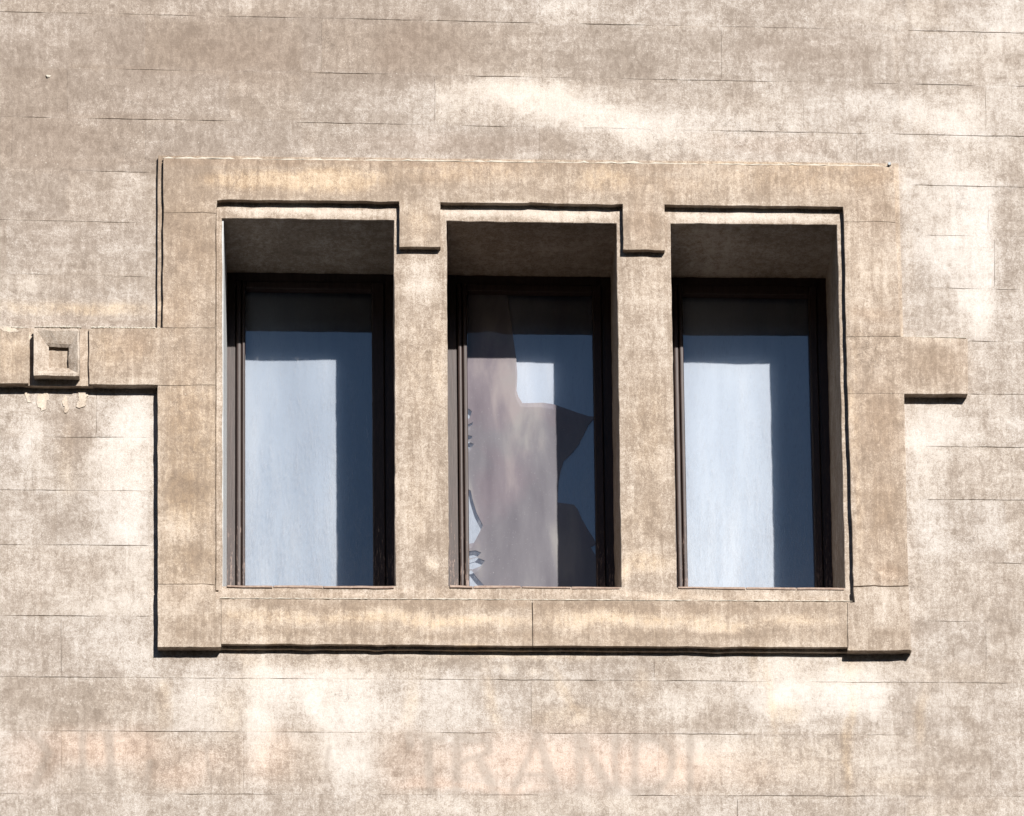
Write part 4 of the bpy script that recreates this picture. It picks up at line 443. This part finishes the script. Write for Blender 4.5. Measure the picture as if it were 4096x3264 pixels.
TB = (-.05, .22, 0)
slab('surround_backing', BACKING, -.022, .01, M_TRIM, bld, (.12, .3, 0), amp=.0022)
for nm, poly, bs, lab in [
    ('lintel', LINTEL, TB, 'lintel stone with two tabs over the piers'),
    ('jamb_stone', JAMB_LU, TB, None), ('jamb_stone', JAMB_LL, (-.1, .3, 0), None),
    ('jamb_stone', JAMB_RU, (0, .15, .05), None), ('jamb_stone', JAMB_RL, (-.02, .2, .05), None),
    ('string_course', BAND_L, (-.05, .25, 0), None), ('string_course', BAND_FAR, (-.02, .25, 0), None), ('string_course', BAND_R, (-.05, .15, .05), 'short stub of string course ending square'),
    ('corner_stone', CORNER_L, (-.02, .15, 0), None), ('corner_stone', CORNER_R, (.0, .1, 0), None),
    ('sill_stone', SILL_A, (0, .25, 0), None), ('sill_stone', SILL_B, (0, .25, 0), None)]:
    yf = -.049 if nm == 'corner_stone' else -.045
    ob = slab(nm, poly, yf, .012, M_TRIM, bld, bs, step=.02 if poly is not BAND_FAR else .03)
    if lab: ob['label'] = lab
# fillet under the sill
za = SILL_A[3][1]; zb = SILL_B[2][1]
slab('sill_fillet', [(SILL_A[3][0], za + .004), (SILL_B[2][0], zb + .004), (SILL_B[2][0], zb - .012), (SILL_A[3][0], za - .012)], -.020, .01, M_TRIM, bld, (.1, .3, 0), amp=.003)
# inner facing with the three openings, and the deep reveals
FPY = -.014
slab('facing', FASCIA, FPY, .60, M_TRIM, bld, (.15, .08, 0), holes=OPEN, amp=.0028)
slab('edge_fillet', [(LINTEL[14][0] + .001, OPEN[0][3][1] - .02), (LINTEL[14][0] + .012, OPEN[0][3][1] - .02), (LINTEL[14][0] + .010, LINTEL[14][1] - .03), (LINTEL[14][0] - .001, LINTEL[14][1] - .03)], -.022, -.01, M_TRIM, bld, (.25, .15, 0), amp=.0012, cham=.002, step=.012)
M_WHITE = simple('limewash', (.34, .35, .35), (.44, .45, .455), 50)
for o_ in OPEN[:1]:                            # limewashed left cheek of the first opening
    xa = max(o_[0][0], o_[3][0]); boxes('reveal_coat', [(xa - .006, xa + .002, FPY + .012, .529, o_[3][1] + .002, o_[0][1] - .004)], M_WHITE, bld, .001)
# moulded string course panel and boss
slab('boss_panel', PANEL, -.030, .012, M_TRIM, bld, (.1, .25, 0))
def boss():
    bm = bmesh.new(); ys = [-.076, -.076, -.056, -.046, -.022]; rings = []
    def sub(poly, y, n=8):
        r = []
        for i in range(4):
            a, b_ = poly[i], poly[(i + 1) % 4]
            for k in range(n):
                x = a[0] + (b_[0] - a[0]) * k / n; z = a[1] + (b_[1] - a[1]) * k / n; dx, dz = wob(x, z, .0035, 30); dy, _ = wob(z + 3, x, .0025, 35)
                r.append(bm.verts.new((x + dx, y + dy, z + dz)))
        return r
    rings.append([bm.verts.new((v.co.x, -.028, v.co.z)) for v in sub(BOSS[0], -.072)])
    for v in [v for v in bm.verts if v not in rings[0]]: bm.verts.remove(v)
    q = [BOSS[0]] + BOSS[1:]
    for poly, y in zip(q, ys): rings.append(sub(poly, y))
    for a, b_ in zip(rings[:-1], rings[1:]):
        n = len(a)
        for i in range(n): bm.faces.new((a[i], a[(i + 1) % n], b_[(i + 1) % n], b_[i]))
    bm.faces.new(rings[-1])
    bmesh.ops.recalc_face_normals(bm, faces=bm.faces)
    me = bpy.data.meshes.new('boss'); bm.to_mesh(me); bm.free(); paint(me, (.45, .1, 0)); return new_obj('boss', me, M_TRIM, bld)
bo = boss(); bo['label'] = 'square carved boss with hollow centre on the string course'

# peeled plaster and broken mortar
def patch(polys, y, th):
    for pl in polys:
        slab('plaster_patch', pl, y - th, y + .006, M_WALL, bld, (.95, .8, 0), amp=.013, cham=.0008, step=.004, rough_y=.003, ws=55)
patch(PATCH_UNDER, 0, .0012); patch(PATCH_PANEL, -.030, .001); patch(PATCH_BAND, -.045, .0015)
def mortar(A, B, n, r, y):
    # one ragged ridge of broken mortar, continuous from end to end
    n = n * 3; vv = []; ff = []
    for i in range(n + 1):
        t = i / n; x = A[0] + (B[0] - A[0]) * t + random.uniform(-.002, .002); z = A[1] + (B[1] - A[1]) * t
        q = r * max(.12, .45 + .75 * float(fbm(np.array([x]), np.array([z]), 16, 401)[0]) + random.uniform(-.35, .4))
        vv += [(x, y + .010, z + q * .9), (x, y - q * .5, z + q * random.uniform(.3, .9)), (x, y - q * .8, z - q * random.uniform(.0, .5)), (x, y + .004, z - q * random.uniform(.5, 1.1))]
    for i in range(n):
        for k in range(3): a = i * 4 + k; ff.append((a, a + 1, a + 5, a + 4))
    me = bpy.data.meshes.new('mortar_line'); me.from_pydata(vv, [], ff); return new_obj('mortar_line', me, M_PLASTER, bld)
for (A, B, n, r), y in zip(MORTAR, (-.036, -.042, -.066, -.042, -.036, -.042)): mortar(A, B, n, r, y)
SX = SPOTS[0]; bm = bmesh.new(); chunk(bm, SX[0], 0, SX[1], .010, 1)
me = bpy.data.meshes.new('plaster_patch'); bm.to_mesh(me); bm.free(); new_obj('plaster_patch', me, M_PLASTER, bld)
# a bolt head at the top right of the surround
bm = bmesh.new(); bmesh.ops.create_cone(bm, cap_ends=True, segments=6, radius1=.008, radius2=.0065, depth=.016, matrix=Matrix.Translation((CHIPSTONE[0], -.047, CHIPSTONE[1])) @ Matrix.Rotation(math.radians(90), 4, 'X'))
me = bpy.data.meshes.new('bolt'); bm.to_mesh(me); bm.free(); new_obj('bolt', me, M_METAL, bld)
# thin terracotta tiles on the window ledges
sillz = [o_[3][1] for o_ in OPEN]
for i, (x0, x1) in enumerate(TILES):
    k = 0 if i < 3 else (1 if i < 7 else 2); z = sillz[k] + .001
    q = [(x0, z + random.uniform(-.009, -.006)), (x1, z + random.uniform(-.009, -.006)), (x1, z + random.uniform(.0, .003)), (x0, z + random.uniform(.0, .003))]
    slab('ledge_tile', q, FPY - random.uniform(.003, .007), .52, M_TILE, bld, amp=.0018, cham=.002, step=.012)

# ------------------------------------------------------------------ windows
WL = ['left window with a smooth pale blind', 'middle window with torn mauve film behind its glass', 'right window with a bright pale blind']
for k, (op, fr) in enumerate(zip(OPEN, FRAMES)):
    x0 = min(op[0][0], op[3][0]) - .02; x1 = max(op[1][0], op[2][0]) + .02; z0 = sillz[k] + .001; z1 = max(op[0][1], op[1][1]) - .001
    xl = max(op[0][0], op[3][0]); xr = min(op[1][0], op[2][0])
    fl0, fl1, b10, b11, b20, b21, gr = fr; gt = GLASS_TOP
    # fixed frame
    win = boxes('window', [(x0, fl1, .53, .585, z0, z1), (xr - .035, x1, .53, .585, z0, z1), (fl1, xr - .035, .531, .585, z1 - .038, z1 + .03), (fl1, xr - .035, .531, .585, z0 - .03, z0 + .035)], M_WOOD, bld, .002)
    win['label'] = WL[k]
    boxes('sash_stile', [(b10, b11, .515, .575, z0 + .04, z1 - .04)], M_WOOD, win, .008, 4)
    boxes('glazing_bead', [(b20, b21 + .002, .512, .575, z0 + .04, z1 - .04)], M_WOOD, win, .0055, 4)
    boxes('sash_stile', [(gr, xr - .037, .522, .575, z0 + .04, z1 - .04)], M_WOOD, win, .004, 2)
    boxes('sash_rail', [(b21 + .003, gr - .001, .523, .575, gt, z1 - .041)], M_WOOD, win, .003, 2)
    boxes('sash_rail', [(b21 + .003, gr - .001, .523, .575, z0 + .041, z0 + .085)], M_WOOD, win, .003, 2)
    me = bpy.data.meshes.new('pane'); X0, X1, Z0, Z1 = b21, gr + .003, z0 + .08, gt + .003
    me.from_pydata([(X0, .5700, Z0), (X1, .5700, Z0), (X1, .5700, Z1), (X0, .5700, Z1)], [], [(0, 1, 2, 3)]); new_obj('pane', me, M_GLASS, win)
    # blind: a softly buckled sheet just behind the glass
    nx, nz = 60, 60; vv = []; ff = []
    for i in range(nx + 1):
        for j in range(nz + 1):
            x = X0 - .01 + (X1 - X0 + .02) * i / nx; z = Z0 - .01 + (Z1 - Z0 + .02) * j / nz
            u = i / nx
            y = .5840 + .0035 * math.sin(u * 7 + k * 2 + .6 * math.sin(j / nz * 3)) + .0015 * math.sin(u * 4.2 + k)
            y += .0015 * float(fbm(np.array([x * 1.0]), np.array([z * .35]), 5, 301 + k, 2)[0])
            vv.append((x, y, z))
    for i in range(nx):
        for j in range(nz):
            a = i * (nz + 1) + j; ff.append((a, a + nz + 1, a + nz + 2, a + 1))
    me = bpy.data.meshes.new('blind'); me.from_pydata(vv, [], ff)
    for p in me.polygons: p.use_smooth = True
    new_obj('blind', me, M_BLINDS[k], win)
    if k == 1:
        inn = [(max(X0, min(X1, x)), max(Z0, min(Z1, z))) for x, z in FILM]
        cl = [inn[0]]
        for p in inn[1:]:
            if math.hypot(p[0] - cl[-1][0], p[1] - cl[-1][1]) > .0015: cl.append(p)
        n = len(cl); P2 = list(cl); E2 = [(i, (i + 1) % n) for i in range(n)]
        for x in np.arange(X0 + .01, X1, .012):
            for z in np.arange(Z0 + .01, Z1, .012):
                if inside(x, z, cl): P2.append((x, z))
        vs, fs, ov = tri(P2, E2)
        vt = []
        for v in vs:
            s = (v.x * .93 + v.y * .36) * 26
            amp = .0002 + .0003 * max(0, min(1, (v.y - .0) * 2))
            vt.append((v.x, .5655 + amp * math.sin(s) + .0001 * math.sin(s * 2.3 + 1), v.y))
        fc = []
        for f in fs:
            cx = sum(vs[i].x for i in f) / 3; cz = sum(vs[i].y for i in f) / 3
            if inside(cx, cz, cl):
                a, b_, c_ = [vs[i] for i in f]; fc.append(list(f) if (b_ - a).cross(c_ - a) > 0 else list(f)[::-1])
        me = bpy.data.meshes.new('torn_film'); me.from_pydata(vt, [], fc)
        for p in me.polygons: p.use_smooth = True
        new_obj('torn_film', me, M_FILM, win)
# dark room behind the windows
boxes('room_back', [(-1.3, 1.5, .62, .64, -1.0, 1.0)], M_DARK, bld)
